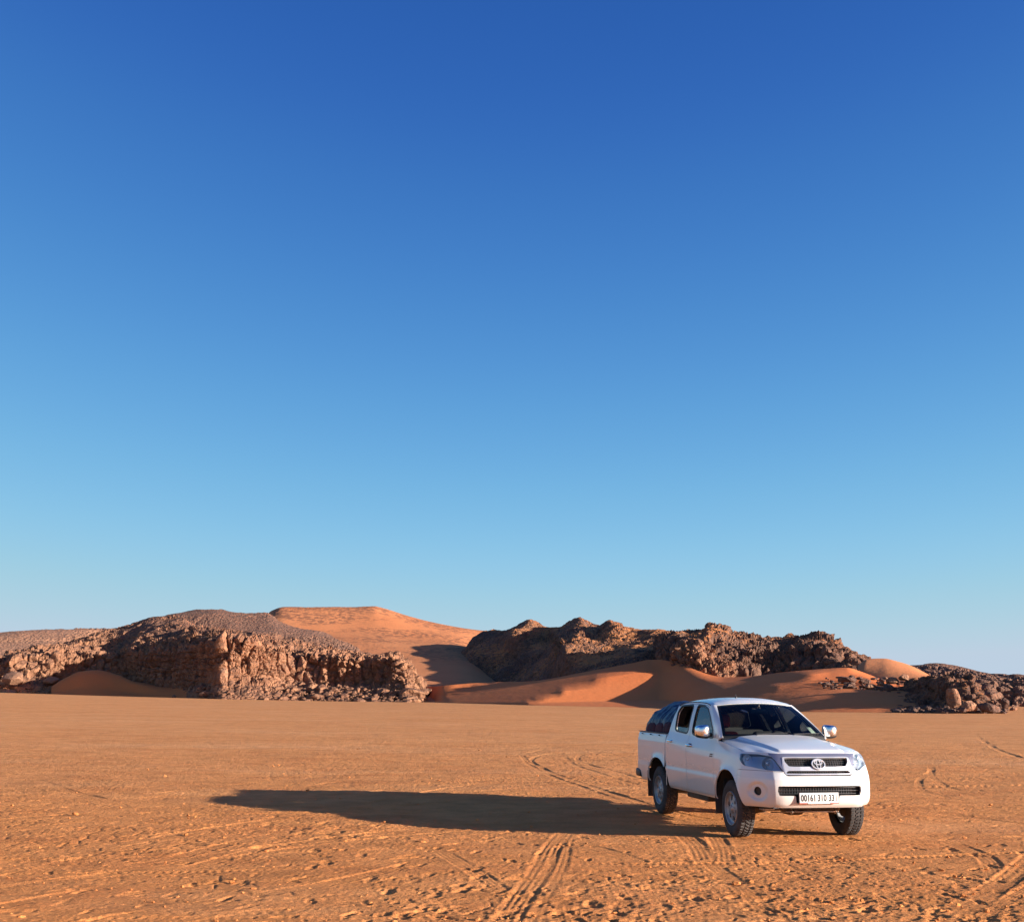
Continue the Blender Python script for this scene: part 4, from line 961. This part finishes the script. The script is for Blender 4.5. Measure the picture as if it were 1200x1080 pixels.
# dark mesh in the lower opening
lg = Part()
lg.box(-.60, .60, -.80, -.785, .47, .71, 0)
for k in range(3): lg.box(-.575, .575, -.842, -.80, .592+k*.036, .602+k*.036, 0, .003)
for k in range(33):
    x = -.56+k*.035; lg.box(x-.004, x+.004, -.838+.04*(x/.56)**2, -.80, .578, .692, 0)
lg.build('lower_grille', BLACK, TR)
for sg in (-1, 1):
    fg = Part().surf(SIDE, sg*3.4, sg*4.7, 40, 1.2, 3.6, 40, lambda s, t, p: np.sqrt(((p-FOGC*np.array([sg, 1, 1]))**2).sum(-1))-.075, .01, (0, 0), lift=-.032)
    fg.build('fog_lamp_cover', BLACK, TR)

# ---- radiator grille: chrome surround, bars, mesh, emblem
def NOSE(x, z):
    """point of the nose surface at x, z"""
    j = np.clip(np.searchsorted(_tab[:, 0, 2], z), 1, _DT); y = np.interp(z, _tab[:, 0, 2], _tab[:, 0, 1])
    bend = np.interp(np.abs(x), [0, .25, .45, .58], [0, .007, .034, .09]); return np.stack([x+0*z, y+bend, z+0*x], -1)
gr = Part()
INN = round_poly([(-.428, 1.030), (.428, 1.030), (.430, .985), (.385, .926), (-.385, .926), (-.430, .985)], k=.12)
INN2 = round_poly([(-.405, .876), (.405, .876), (.432, .856), (.428, .842), (-.428, .842), (-.432, .856)], k=.12)
def gr_sdf(x, z, p): return np.maximum.reduce([poly_sdf(x, z, GRILLE)+.003, -poly_sdf(x, z, INN), -poly_sdf(x, z, INN2)])
gr.surf(NOSE, -.49, .49, 260, .81, 1.06, 90, gr_sdf, .03, (0, 0), out=(0, -1, 0), lift=.012)
for k in range(4):
    z = .940+k*.026; xs = np.linspace(-.43, .43, 24); p = NOSE(xs, np.full(24, z)); gr.tube(p+np.array([0, .028, 0]), .0045, 1, 6)
for k in range(27):
    x = -.42+k*.0323; zz = np.linspace(.92, 1.034, 6); p = NOSE(np.full(6, x), zz); gr.tube(p+np.array([0, .034, 0]), .0045, 1, 6)
for k in range(27):
    x = -.42+k*.0323; zz = np.linspace(.84, .878, 3); p = NOSE(np.full(3, x), zz); gr.tube(p+np.array([0, .030, 0]), .006, 1, 6)
gr.surf(NOSE, -.47, .47, 30, .825, 1.045, 12, None, .01, (1, 1), out=(0, -1, 0), lift=-.055)
grille = gr.build('radiator_grille', [SATIN, BLACK], TR)
ga = Part()
def ga_sdf(s, t, p):
    z = p[..., 2]; a = np.abs(s)
    return np.maximum.reduce([a-3.15, .872-z, z-1.084, -(poly_sdf(p[..., 0], z, GRILLE)), -(poly_sdf(a, z, LAMP)-.006)])
ga.surf(SIDE, -3.3, 3.3, 420, 4.8, 8, 90, ga_sdf, .012, (0, 0), lift=.005)
ga.build('bonnet_garnish', mat_plain('satin_silver', (.30, .30, .37), .30, .7), TR)
em = Part()
def ell(cx, cz, a, b, w, n=40):
    """ring of oval outline"""
    t = np.linspace(0, 2*math.pi, n+1)[:-1]; c = np.stack([cx+a*np.cos(t), 0*t, cz+b*np.sin(t)], -1)
    V, F, m = [], [], 6
    for i in range(n):
        tg = c[(i+1) % n]-c[i-1]; tg /= np.linalg.norm(tg); nr = np.cross(tg, [0, 1, 0])
        for k in range(m): an_ = 2*math.pi*k/m; V.append(c[i]+w*(nr*math.cos(an_)+np.array([0, 1, 0])*.8*math.sin(an_)))
    F = [[i*m+k, i*m+(k+1) % m, ((i+1) % n)*m+(k+1) % m, ((i+1) % n)*m+k] for i in range(n) for k in range(m)]
    return np.array(V)*1.0, F
EC = NOSE(np.array(0.), np.array(.962))+np.array([0, -.026, 0])
for a in ((0, 0, .086, .059, .0095), (0, .020, .052, .026, .0075), (0, -.004, .027, .050, .0075)):
    V, F = ell(*a); V[:, 1] -= V[:, 2]*-.55*0; V = V+EC; V[:, 1] += (V[:, 2]-EC[2])*.45; em.add(V, F, 0)
bk = Part(); t_ = np.linspace(0, 2*math.pi, 41)[:-1]; ring = np.stack([.084*np.cos(t_), np.full(40, .006), .057*np.sin(t_)], -1)+EC; ring[:, 1] += (ring[:, 2]-EC[2])*.45
ring2 = ring+np.array([0, .03, 0]); em.add(np.concatenate([ring, ring2]), [list(range(40))]+[[i, (i+1) % 40, 40+(i+1) % 40, 40+i] for i in range(40)], 1)
em.build('emblem', [SATIN, BLACK], grille)

# ---- headlights
for sg in (-1, 1):
    def lamp_sdf(s, t, p): return poly_sdf(np.abs(s), p[..., 2], LAMP)+.002
    r = (1.9*sg, 5.5*sg)
    hl = Part().surf(SIDE, r[0], r[1], 110, 4.6, 7.9, 60, lamp_sdf, 0, (0, 0), lift=.004).build('headlight', LENS, TR)
    rf = Part(); X, T = trim(SIDE, r[0], r[1], 110, 4.6, 7.9, 60, lambda s, t, p: poly_sdf(np.abs(s), p[..., 2], LAMP))
    # bowl behind the lens
    V, F, k = shell(X, T, .07); Vi = V[len(X):]; rf.add(V, F[k:], 0)
    rf.build('lamp_housing', mat_plain('lamp_housing_grey', (.34, .36, .40), .4, .5), hl)
    bz = Part()
    def bowl(cx, cy, cz, R, dirv, depth):
        d = np.array(dirv, float); d /= np.linalg.norm(d); a = np.cross(d, [0, 0, 1.]); a /= np.linalg.norm(a); b = np.cross(a, d); V = []; n, m = 28, 7
        for i in range(n):
            an_ = 2*math.pi*i/n
            for j in range(m+1): q = j/m; V.append(np.array([cx, cy, cz])+R*q*(a*math.cos(an_)+b*math.sin(an_))-d*depth*(1-q*q))
        F = [[i*(m+1)+j, i*(m+1)+j+1, ((i+1) % n)*(m+1)+j+1, ((i+1) % n)*(m+1)+j] for i in range(n) for j in range(m)]
        return np.array(V), F
    for cs, cz, R in ((3.35, .962, .074), (4.55, 1.005, .058), (2.62, .925, .034)):
        p = SIDE(np.array(cs*sg), np.array(6.1)); p[2] = cz; dv = np.array([sg*(.25 if cs < 3.6 else .6), -.95, .10])
        c_ = p-np.array([sg*.75*.03, -.03, 0])-dv*.012
        V, F = bowl(*c_, R, dv, R*.8); bz.add(V, F, 0)
        bb = Part(); bmm = bmesh.new(); bmesh.ops.create_icosphere(bmm, subdivisions=2, radius=R*.42)
        bz.add(np.array([v.co[:] for v in bmm.verts])+c_-dv/np.linalg.norm(dv)*R*.35, [[v.index for v in f.verts] for f in bmm.faces], 1); bmm.free()
    # bright inner panel around the bowls
    X2, T2 = trim(SIDE, r[0], r[1], 110, 4.6, 7.9, 60, lambda s, t, p: np.maximum(poly_sdf(np.abs(s), p[..., 2], LAMP)+.006, -(np.hypot((np.abs(s)-3.35)*.17, p[..., 2]-.962)-.070)))
    X2 = X2[:]; V, F, k = shell(X2, T2, 0.0, lift=-.045); bz.add(V, F, 2)
    bz.build('reflector', [REFL, BULB, mat_plain('lamp_bezel', (.50, .52, .56), .35, .5)], hl)

# ---- number plate
FONT_H = .086
def text_mesh(txt, h, sx):
    cu = bpy.data.curves.new('plate_text', 'FONT'); cu.body = txt; cu.size = 1; cu.align_x = 'CENTER'; cu.align_y = 'CENTER'; cu.extrude = .012; cu.resolution_u = 4; cu.offset = .034; cu.space_character = 1.02
    ob = bpy.data.objects.new('plate_text', cu); COL.objects.link(ob); dg = bpy.context.evaluated_depsgraph_get(); me = bpy.data.meshes.new_from_object(ob.evaluated_get(dg))
    bpy.data.objects.remove(ob); V = np.array([v.co[:] for v in me.vertices]); F = [list(p.vertices) for p in me.polygons]; bpy.data.meshes.remove(me); bpy.data.curves.remove(cu)
    V[:, 0] -= (V[:, 0].min()+V[:, 0].max())/2; V[:, 1] -= (V[:, 1].min()+V[:, 1].max())/2; s = h/(V[:, 1].max()-V[:, 1].min())
    return V*np.array([s*sx, s, s]), F
PY, PZ, PX = -.938, .552, -.045
pl = Part(); pl.box(-.262, .262, PY, PY+.012, PZ-.062, PZ+.062, 0, .004)
pl.box(-.272, .272, PY+.006, PY+.022, PZ-.072, PZ+.070, 1, .005)
pl.box(-.15, .15, PY+.003, PY+.01, PZ-.0716, PZ-.0635, 2)
for sg in (-1, 1): pl.box(min(sg*.16, sg*.262), max(sg*.16, sg*.262), PY+.004, PY+.01, PZ-.0712, PZ-.0632, 3)
plate = pl.build('number_plate', [PLATEW, BLACK, PLATEW, PLATER], TR); plate.location.x = PX
tx = Part()
for word, cx, wid in (('00161', -.147, .194), ('310', .043, .120), ('33', .168, .076)):
    V, F = text_mesh(word, FONT_H, 1.0); V[:, 0] *= wid/(V[:, 0].max()-V[:, 0].min())
    tx.add(np.stack([V[:, 0]+cx, np.where(V[:, 2] > 0, PY-.002, PY+.002), V[:, 1]+PZ], -1), F, 0)
tx.box(.232, .239, PY-.002, PY+.002, PZ-.045, PZ+.045, 0)
tx.build('lettering', INK, plate, sharp=None, smooth=False)

# ---- doors
for sg in (-1, 1):
    for which, win in (('front', WIN_F), ('rear', WIN_R)):
        f = door_sdf(which); y0, y1 = (.60, 1.98) if which == 'front' else (1.74, 2.72); d = Part()
        s0, s1 = (7.9, 10.6) if which == 'front' else (9.9, 12.0)
        d.surf(SIDE, s0*sg, s1*sg, 150, 0, 8, 150, lambda s, t, p: f(p[..., 1], p[..., 2]), .035, (0, 1))
        d.surf(UPPER(sg), y0, y1, 150, 1.17, 1.72, 90, lambda y, z, p: np.maximum.reduce([f(y, z), -poly_sdf(y, z, win), belt(y)[1]-z]), .035, (0, 1))
        door = d.build('door', [PAINT, TRIM], TR)
        g = Part().surf(UPPER(sg), y0, y1, 150, 1.17, 1.72, 90, lambda y, z, p: poly_sdf(y, z, win)-.006, 0, (0, 0), lift=-.016)
        g_o = None
        if which == 'rear' and sg < 0:
            # wound half down: only the lower part of the pane still stands in the opening
            g = Part().surf(UPPER(sg), y0, y1, 150, 1.17, 1.72, 90, lambda y, z, p: np.maximum(poly_sdf(y, z, win)-.006, z-1.335-.02*(y-1.9)), 0, (0, 0), lift=-.016)
        g.build('door_window', GLASS, door)
        ru = Part(); ru.surf(UPPER(sg), y0, y1, 150, 1.17, 1.72, 90, lambda y, z, p: np.maximum(poly_sdf(y, z, win)-.012, -(poly_sdf(y, z, win)+.012)), .018, (0, 0), lift=.003)
        ru.build('window_seal', BLACK, door)
        hy = 1.655 if which == 'front' else 2.545; hz = 1.092+.03*(which == 'rear')
        xs = float(np.interp(hz, [1.035, 1.22], [.856, .80])); h = Part()
        k = sg*(xs+.004)
        h.tube([(k, hy-.10, hz), (k+sg*.028, hy-.085, hz+.002), (k+sg*.036, hy, hz+.003), (k+sg*.028, hy+.085, hz+.002), (k, hy+.10, hz)], [.012, .017, .019, .017, .012], 0, 10)
        h.box(k-.004*sg-.006, k-.004*sg+.006, hy-.06, hy+.06, hz-.03, hz+.03, 1, .003)
        h.build('door_handle', [CHROME, BLACK], door)
        if which == 'front':
            m = Part()
            # arm and chrome shell of the mirror
            m.tube([(sg*.80, .86, 1.27), (sg*.86, .83, 1.275), (sg*.92, .80, 1.30)], [.030, .026, .028], 1, 10)
            bm = bmesh.new(); bmesh.ops.create_cube(bm, size=2); bmesh.ops.subdivide_edges(bm, edges=bm.edges[:], cuts=5, use_grid_fill=True)
            V = np.array([v.co[:] for v in bm.verts]); F = [[v.index for v in q.verts] for q in bm.faces]; bm.free()
            n4 = (np.abs(V)**4).sum(1)**.25; V = V/n4[:, None]
            V = V*np.array([.100, .070, .092]); V[:, 1] -= .030*(1-(V[:, 0]/.100)**2)*(V[:, 1] < 0); V[:, 2] *= 1+.12*(sg*V[:, 0]/.100*-1)
            low = [1 if (np.mean([V[i][2] for i in q]) < -.048 or np.mean([V[i][1] for i in q]) > .03) else 0 for q in F]
            m.add(V+np.array([sg*.955, .80, 1.315]), F, low)
            m.box(sg*.955-.080, sg*.955+.080, .866, .874, 1.255, 1.375, 2, .003)
            m.build('wing_mirror', [CHROME, BLACK, REFL], door)
            if sg < 0:
                b = Part()
                for zz, w in ((1.012, .085), (.985, .11)):
                    for q in range(6): yb = .675+q*w/6; b.box(sg*.8665, sg*.8595, yb, yb+w/6*.62, zz-.008, zz+.008, 0)
                b.build('badge', mat_plain('badge_grey', (.12, .12, .13), .35, .5), door)

# ---- cargo bed
def BED(sg):
    zk = [.455, .50, .58, .69, .76, .86, 1.0, 1.09, 1.17, 1.205, 1.222]; xk = [.815, .842, .858, .867, .861, .864, .863, .858, .842, .830, .815]
    def P(y, z):
        yy = np.minimum(y, 4.235); x = np.interp(z, zk, xk)-.004*sstep(3.6, 4.3, yy); k = np.clip((y-4.235)/.055, 0, 1)
        x = x+flare(x, y, z, ARCHR, .026)*np.clip((1.02-z)/.15, 0, 1)
        x = x-.055*(1-np.sqrt(np.clip(1-k*k, 0, 1)))
        return np.stack([sg*x, y+0*z, z+0*y], -1)
    return P
bed = Part()
for sg in (-1, 1):
    bed.surf(BED(sg), 2.790, 4.29, 200, .455, 1.222, 110, lambda y, z, p: np.maximum.reduce([-arch_sdf(y, z, ARCHR), np.interp(z, [.45, .62, .66], [1, 1, 0])*(y-4.16)-(z > .62)*1.0]), .02, (0, 0))
    x0, x1 = sorted((sg*.70, sg*.765)); bed.box(x0, x1, 2.80, 4.26, .885, 1.21, 0, .006)
    x0, x1 = sorted((sg*.70, sg*.80)); bed.box(x0, x1, 2.795, 4.28, 1.196, 1.214, 0, .004)
    x0, x1 = sorted((sg*.40, sg*.70)); bed.box(x0, x1, 2.82, 3.70, .875, .96, 0, .02)
    x0, x1 = sorted((sg*.395, sg*.415)); bed.box(x0, x1, 2.82, 3.70, .72, .90, 0)
bed.box(-.41, .41, 2.80, 3.70, .70, .74, 0, .004); bed.box(-.80, .80, 3.69, 4.27, .70, .738, 0, .004); bed.box(-.80, .80, 2.792, 2.83, .46, 1.21, 0, .006)
bedo = bed.build('cargo_bed', PAINT, TR)
tg = Part(); tg.box(-.755, .755, 4.255, 4.30, .64, 1.222, 0, .012); tg.box(-.60, .60, 4.298, 4.304, .74, 1.12, 0, .002); tg.box(-.10, .10, 4.302, 4.325, 1.06, 1.11, 1, .006)
tg.build('tailgate', [PAINT, BLACK], TR)
for sg in (-1, 1):
    x0, x1 = sorted((sg*.762, sg*.835)); Part().box(x0, x1, 4.272, 4.318, .80, 1.12, 0, .012).build('tail_light', REDL, TR)
    rl = Part(); x0, x1 = sorted((sg*.775, sg*.835)); rl.box(x0, x1, 2.80, 4.27, 1.221, 1.232, 0, .004)
    for yy in (3.1, 3.55, 4.0): rl.tube([(sg*.842, yy-.03, 1.185), (sg*.856, yy-.03, 1.195), (sg*.856, yy+.03, 1.195), (sg*.838, yy+.03, 1.185)], .005, 0, 6)
    rl.build('bed_rail', BLACK, TR)
rb = Part(); rb.box(-.86, .86, 4.27, 4.40, .50, .62, 0, .03); rb.box(-.45, .45, 4.30, 4.44, .60, .63, 0, .01)
for sg in (-1, 1):
    x0, x1 = sorted((sg*.80, sg*.868)); rb.box(x0, x1, 4.10, 4.36, .49, .61, 0, .03)
rb.build('rear_bumper', BLACK, TR)
Part().surf(BACK, -.60, .60, 50, 1.28, 1.64, 20, lambda x, z, p: poly_sdf(x, z, RW)-.005, 0, (0, 0), out=(0, 1, 0), lift=-.012).build('rear_window', GLASS, TR)

# ---- wheels
def make_wheel(sg, x, y, z):
    R, Wd = .362, .225
    hub = Part(); hub.lathe([(-.16, .0), (-.16, .12), (-.075, .15), (-.075, .04), (-.03, .035), (-.03, .0)], (0, 0, 0), 'x', 32, 0, sg)
    ho = hub.build('wheel', STEEL, TR); ho.location = (x, y, z)
    # tyre: lathe with tread blocks, outer face at +0
    na, prof = 160, []
    hw = Wd/2
    for d, r in ((-.03, .208), (-.012, .222), (-.004, .25), (0, .285), (-.004, .315), (-.012, .335), (-.022, .348)): prof.append((d, r, 0))
    for k in range(15): prof.append((-.026-(Wd-.052)*k/14, R, 1))
    for d, r in ((-.022, .348), (-.012, .335), (-.004, .315), (0, .285), (-.004, .25), (-.012, .222), (-.03, .208))[::1]: prof.append((-Wd-d, r, 0))
    D = np.array([p[0] for p in prof]); Rr = np.array([p[1] for p in prof]); K = np.array([p[2] for p in prof]); m = len(prof)
    A = np.linspace(0, 2*math.pi, na*3+1)[:-1]; AA, DD = np.meshgrid(A, D, indexing='ij'); RR = np.broadcast_to(Rr, AA.shape).copy()
    c = (DD+hw)/hw
    blk = (np.sin(AA*46+np.sign(c)*1.2+c*3.2) > -.35).astype(float)
    grv = ((np.abs(np.abs(c)-.36) > .07) & (np.abs(c) < 1)).astype(float)
    RR = RR-(1-blk*grv)*.011*K-.006*K*np.abs(c)**3
    sh = ((RR > .33) & (K == 0)); RR = RR-np.where(sh, .006*(np.sin(AA*46+np.sign(c)*1.2+c*3.2) < -.35), 0)
    let = (np.abs(RR-.285) < .02)
    V = np.stack([sg*DD, RR*np.cos(AA), RR*np.sin(AA)], -1).reshape(-1, 3); n3 = len(A)
    F = [[i*m+j, i*m+j+1, ((i+1) % n3)*m+j+1, ((i+1) % n3)*m+j] for i in range(n3) for j in range(m-1)]
    Part().add(V, F, 0).build('tyre', RUBBER, ho, sharp=30)
    rim = Part()
    def RIMF(rho, ph):
        d = np.interp(rho, [.0, .038, .042, .075, .10, .165, .185, .196, .21], [.012, .010, -.004, -.018, -.020, -.030, -.022, -.006, -.006])
        return np.stack([sg*(d-.012)+0*ph, rho*np.cos(ph), rho*np.sin(ph)], -1)
    def rim_sdf(rho, ph, p):
        best = np.full(np.shape(rho), 1.0)
        for k in range(6):
            a = 2*math.pi*k/6+.3; dp = (ph-a+math.pi) % (2*math.pi)-math.pi
            best = np.minimum(best, (np.abs((rho-.138)/.038)**3+np.abs(dp*rho/(.030+.22*(rho-.138)))**3)**(1/3)*.03-.03)
            best = np.minimum(best, np.hypot(rho-.066, dp*rho+.035)-.008)
        return -best
    rim.surf(RIMF, .004, .21, 60, 0, 2*math.pi, 360, rim_sdf, .014, (0, 0), out=(sg, 0, 0))
    rim.lathe([(-.014, .200), (-.004, .206), (-.002, .214), (-.012, .219), (-.03, .214), (-.06, .200), (-.17, .196)], (0, 0, 0), 'x', 64, 0, sg)
    rim.build('rim', SILVER, ho)
    return ho
TRK = .872
for sg in (-1, 1):
    make_wheel(sg, sg*TRK, 0.0, .352); make_wheel(sg, sg*TRK, 3.115, .352)
    # linings of the wheel wells
    for c, lo in ((ARCHF, .40), (ARCHR, .46)):
        wl = Part(); a = np.linspace(math.radians(11), math.radians(168), 40)
        def sup(a, r): 
            k = (np.abs(np.cos(a))**2.3+np.abs(np.sin(a))**2.3)**(-1/2.3); return c[0]+r*k*np.cos(a), c[1]+r*k*np.sin(a)
        y, z = sup(a, .512); n = len(a); V = np.concatenate([np.stack([np.full(n, sg*.845), y, z], 1), np.stack([np.full(n, sg*.42), y, z], 1)])
        wl.add(V, [[i, i+1, n+i+1, n+i] for i in range(n-1)], 0)
        V2 = np.concatenate([np.stack([np.full(n, sg*.42), y, z], 1), [[sg*.42, c[0], c[1]+.1]]]); wl.add(V2, [[i, i+1, n] for i in range(n-1)], 0)
        wl.build('wheel_well', DARKWELL, TR)
    for y, zb in ((.545, .235), (3.655, .215)):
        x0, x1 = sorted((sg*.64, sg*.875)); Part().box(x0, x1, y, y+.012, zb, .62, 0, .004, rot=(-.06, 'X')).build('mud_flap', RUBBER, TR)

# ---- chassis and parts seen under the bumper
ch = Part()
for sg in (-1, 1):
    x0, x1 = sorted((sg*.36, sg*.46)); ch.box(x0, x1, -.62, 4.22, .40, .53, 0, .01)
    ch.tube([(sg*.30, .05, .36), (sg*.62, .0, .30)], [.035, .045], 0, 10); ch.tube([(sg*.34, .30, .37), (sg*.62, .02, .30)], .03, 0, 8)
    ch.tube([(sg*.52, .02, .30), (sg*.56, .03, .66)], [.045, .05], 0, 10); ch.tube([(sg*.2, .14, .36), (sg*.64, .12, .33)], .016, 0, 8)
    ch.tube([(sg*.16, .02, .36), (sg*.40, .0, .352), (sg*.70, .0, .352)], [.05, .04, .04], 0, 10)
    ch.tube([(sg*.62, 3.115, .352), (0, 3.115, .352)], .05, 0, 12); ch.box(sg*.52-.03, sg*.52+.03, 2.5, 3.8, .42, .46, 0, .01)
ch.box(-.42, .42, -.10, .12, .37, .46, 0, .03); ch.box(-.40, .40, -.60, -.50, .36, .46, 0, .02)
ch.box(-.36, .36, -.64, -.12, .325, .340, 1, .004, rot=(-.10, 'X'))
ch.box(-.11, .13, -.10, .16, .26, .42, 0, .05); ch.lathe([(-.11, 0), (-.10, .07), (0, .12), (.10, .07), (.11, 0)], (0.05, 3.115, .352), 'y', 20)
ch.box(-.14, .14, .3, 1.1, .36, .50, 0, .04); ch.tube([(.05, 1.0, .45), (.05, 3.0, .38)], .04, 0, 10); ch.tube([(-.22, .5, .40), (-.26, 1.8, .40), (-.30, 3.2, .42), (-.55, 3.5, .42), (-.60, 4.2, .42)], .035, 0, 10)
ch.box(-.75, -.48, 1.2, 2.1, .33, .46, 0, .03); ch.box(.48, .70, 1.3, 2.3, .34, .46, 0, .03); ch.box(-.6, .6, 2.45, 2.55, .40, .50, 0, .01)
ch.box(-.66, -.50, -.60, -.46, .375, .40, 1, .008)
ch.tube([(-.30, -.66, .40), (-.30, -.70, .36), (-.30, -.65, .34)], .012, 1, 8); ch.tube([(.30, -.66, .40), (.30, -.70, .36), (.30, -.65, .34)], .012, 1, 8)
ch.build('chassis', [STEEL, mat_plain('pale_dusty_metal', (.36, .30, .25), .5, .6, var=.3)], TR)

# ---- cabin
def seat(x, y, mat, w=.50, wide=False, head=True):
    s = Part(); s.box(x-w/2, x+w/2, y-.30, y+.20, .62, .80, 0, .06); s.box(x-w/2, x+w/2, y+.14, y+.30, .72, 1.30, 0, .065, rot=(-.20, 'X'))
    if head:
        for hx in ([x] if not wide else [x-.38, x+.38]):
            s.box(hx-.135, hx+.135, y+.235, y+.335, 1.345, 1.545, 0, .045, rot=(-.12, 'X'))
            for q in (-.05, .05): s.tube([(hx+q, y+.27, 1.28), (hx+q, y+.28, 1.36)], .008, 1, 6)
    return s.build('seat', [mat, BLACK], TR)
seat(-.37, 1.32, SEATC); seat(.37, 1.36, SEATD, head=False); seat(0, 2.28, SEATD, 1.36, True, False)
db = Part(); db.box(-.74, .74, .52, .95, .85, 1.205, 0, .07); db.box(.17, .57, .82, 1.00, 1.13, 1.245, 0, .05); db.box(-.14, .14, .86, 1.02, .55, 1.15, 0, .04)
db.box(-.10, .10, .55, 1.5, .47, .66, 0, .04)
db.build('dashboard', mat_plain('black_dashboard', (.012, .012, .013), .8, spec=.2), TR)
sw = Part(); t = np.linspace(0, 2*math.pi, 33); cc = np.array([.37, 1.10, 1.17]); e1 = np.array([1., 0, 0]); e2 = np.array([0, .42, .907])
sw.tube(cc+.185*(np.cos(t)[:, None]*e1+np.sin(t)[:, None]*e2), .016, 0, 8, cap=False)
for a in (0.1, math.pi-.1, -math.pi/2): sw.tube([cc, cc+.187*(math.cos(a)*e1+math.sin(a)*e2)], .014, 0, 6)
swo = sw.build('steering_wheel', BLACK, TR); Part().box(.31, .43, 1.06, 1.12, 1.12, 1.21, 0, .02).build('horn_pad', BLACK, swo)
rm = Part(); rm.box(-.125, .125, 1.02, 1.05, 1.555, 1.625, 0, .014); rm.tube([(0, 1.035, 1.60), (0, 1.05, 1.68)], .01, 0, 6); rm.build('rear_view_mirror', BLACK, TR)

Part().tube([cc+np.array([0, .02, 0]), cc+np.array([0, -.25, -.12])], .03, 0, 8).build('steering_column', BLACK, TR)
# ---- load in the bed (things of their own, lying in the truck's bed)
def to_world(v):
    c, s = math.cos(.187), math.sin(.187); v = np.asarray(v, float)
    return np.stack([TR.location.x+c*v[..., 0]-s*v[..., 1], TR.location.y+s*v[..., 0]+c*v[..., 1], v[..., 2]], -1)
def mat_cloth(name, col, col2, rough, sc):
    t = NT(name); c = t.coord(); n = t.noise(c, sc, 6, .6)
    t.set(Base_Color=t.ramp(n, [(.35, col), (.7, col2)]), Roughness=rough, Specular_IOR_Level=.4, Normal=t.bump(t.noise(c, sc*5, 5, .6), .35, .02)); return t.m
TARPM = mat_cloth('navy_tarpaulin', (.008, .012, .036), (.018, .027, .066), .42, 2.5); BAGM = mat_cloth('maroon_canvas', (.045, .014, .02), (.085, .024, .03), .85, 3.0); DUST = mat_cloth('brown_canvas', (.10, .06, .04), (.17, .10, .06), .85, 3)
u = np.linspace(0, 1, 70); v = np.linspace(0, 1, 90); UU, VV = np.meshgrid(u, v)
y = 2.86+1.42*UU; endk = np.minimum(1, np.minimum((UU)/.10+.55, (1-UU)/.17)); hk = np.sqrt(np.clip(1-(1-endk)**2, 0, 1))
an = math.pi*VV; xx = -.715*np.cos(an)*(.94+.06*hk)+.0; xx = np.sign(xx)*np.abs(xx/.715)**.80*.715; zz = .95+(.745*np.abs(np.sin(an))**.62)*(.36+.64*hk)
pp = np.stack([xx, y, zz], -1); nz = fbm(pp*np.array([2.2, 3.2, 2.2]), 4, 91, .55, True); fold = fbm(pp*np.array([5, 2.0, 5]), 3, 77, .5, True)
pp = pp+(pp-np.array([0, 3.5, .9]))*(.045*nz+.03*fold)[..., None]; pp[..., 0] = np.clip(pp[..., 0], -.76, .76)
tp = grid_mesh('tarpaulin_bundle', to_world(pp), TARPM); tag(tp, 'dark blue tarpaulin covering a bulging load in the bed of the pickup', 'tarpaulin')
def bag(cx, cy, cz, sx, sy, sz, seed, label, mat):
    bm = bmesh.new(); bmesh.ops.create_icosphere(bm, subdivisions=4, radius=1); V = np.array([w.co[:] for w in bm.verts]); F = [[w.index for w in f.verts] for f in bm.faces]; bm.free()
    V = V/((np.abs(V)**2.8).sum(1)**(1/2.8))[:, None]; V = V*(1+.10*fbm(V*2+seed, 4, seed, .5, True))[:, None]
    V = V*np.array([sx, sy, sz])+np.array([cx, cy, cz]); o = link_mesh('bag', to_world(V), F, mat); tag(o, label, 'bag', 'bags in the bed of the pickup')
bag(-.662, 3.06, 1.22, .105, .20, .17, 5, 'maroon bag nearest the cab, at the side of the blue tarpaulin', BAGM)
bag(-.665, 3.46, 1.215, .10, .21, .16, 6, 'middle maroon bag in the row beside the blue tarpaulin', BAGM)
bag(-.668, 3.90, 1.22, .10, .24, .15, 7, 'dark maroon bag nearest the tailgate, at the foot of the blue tarpaulin', BAGM)
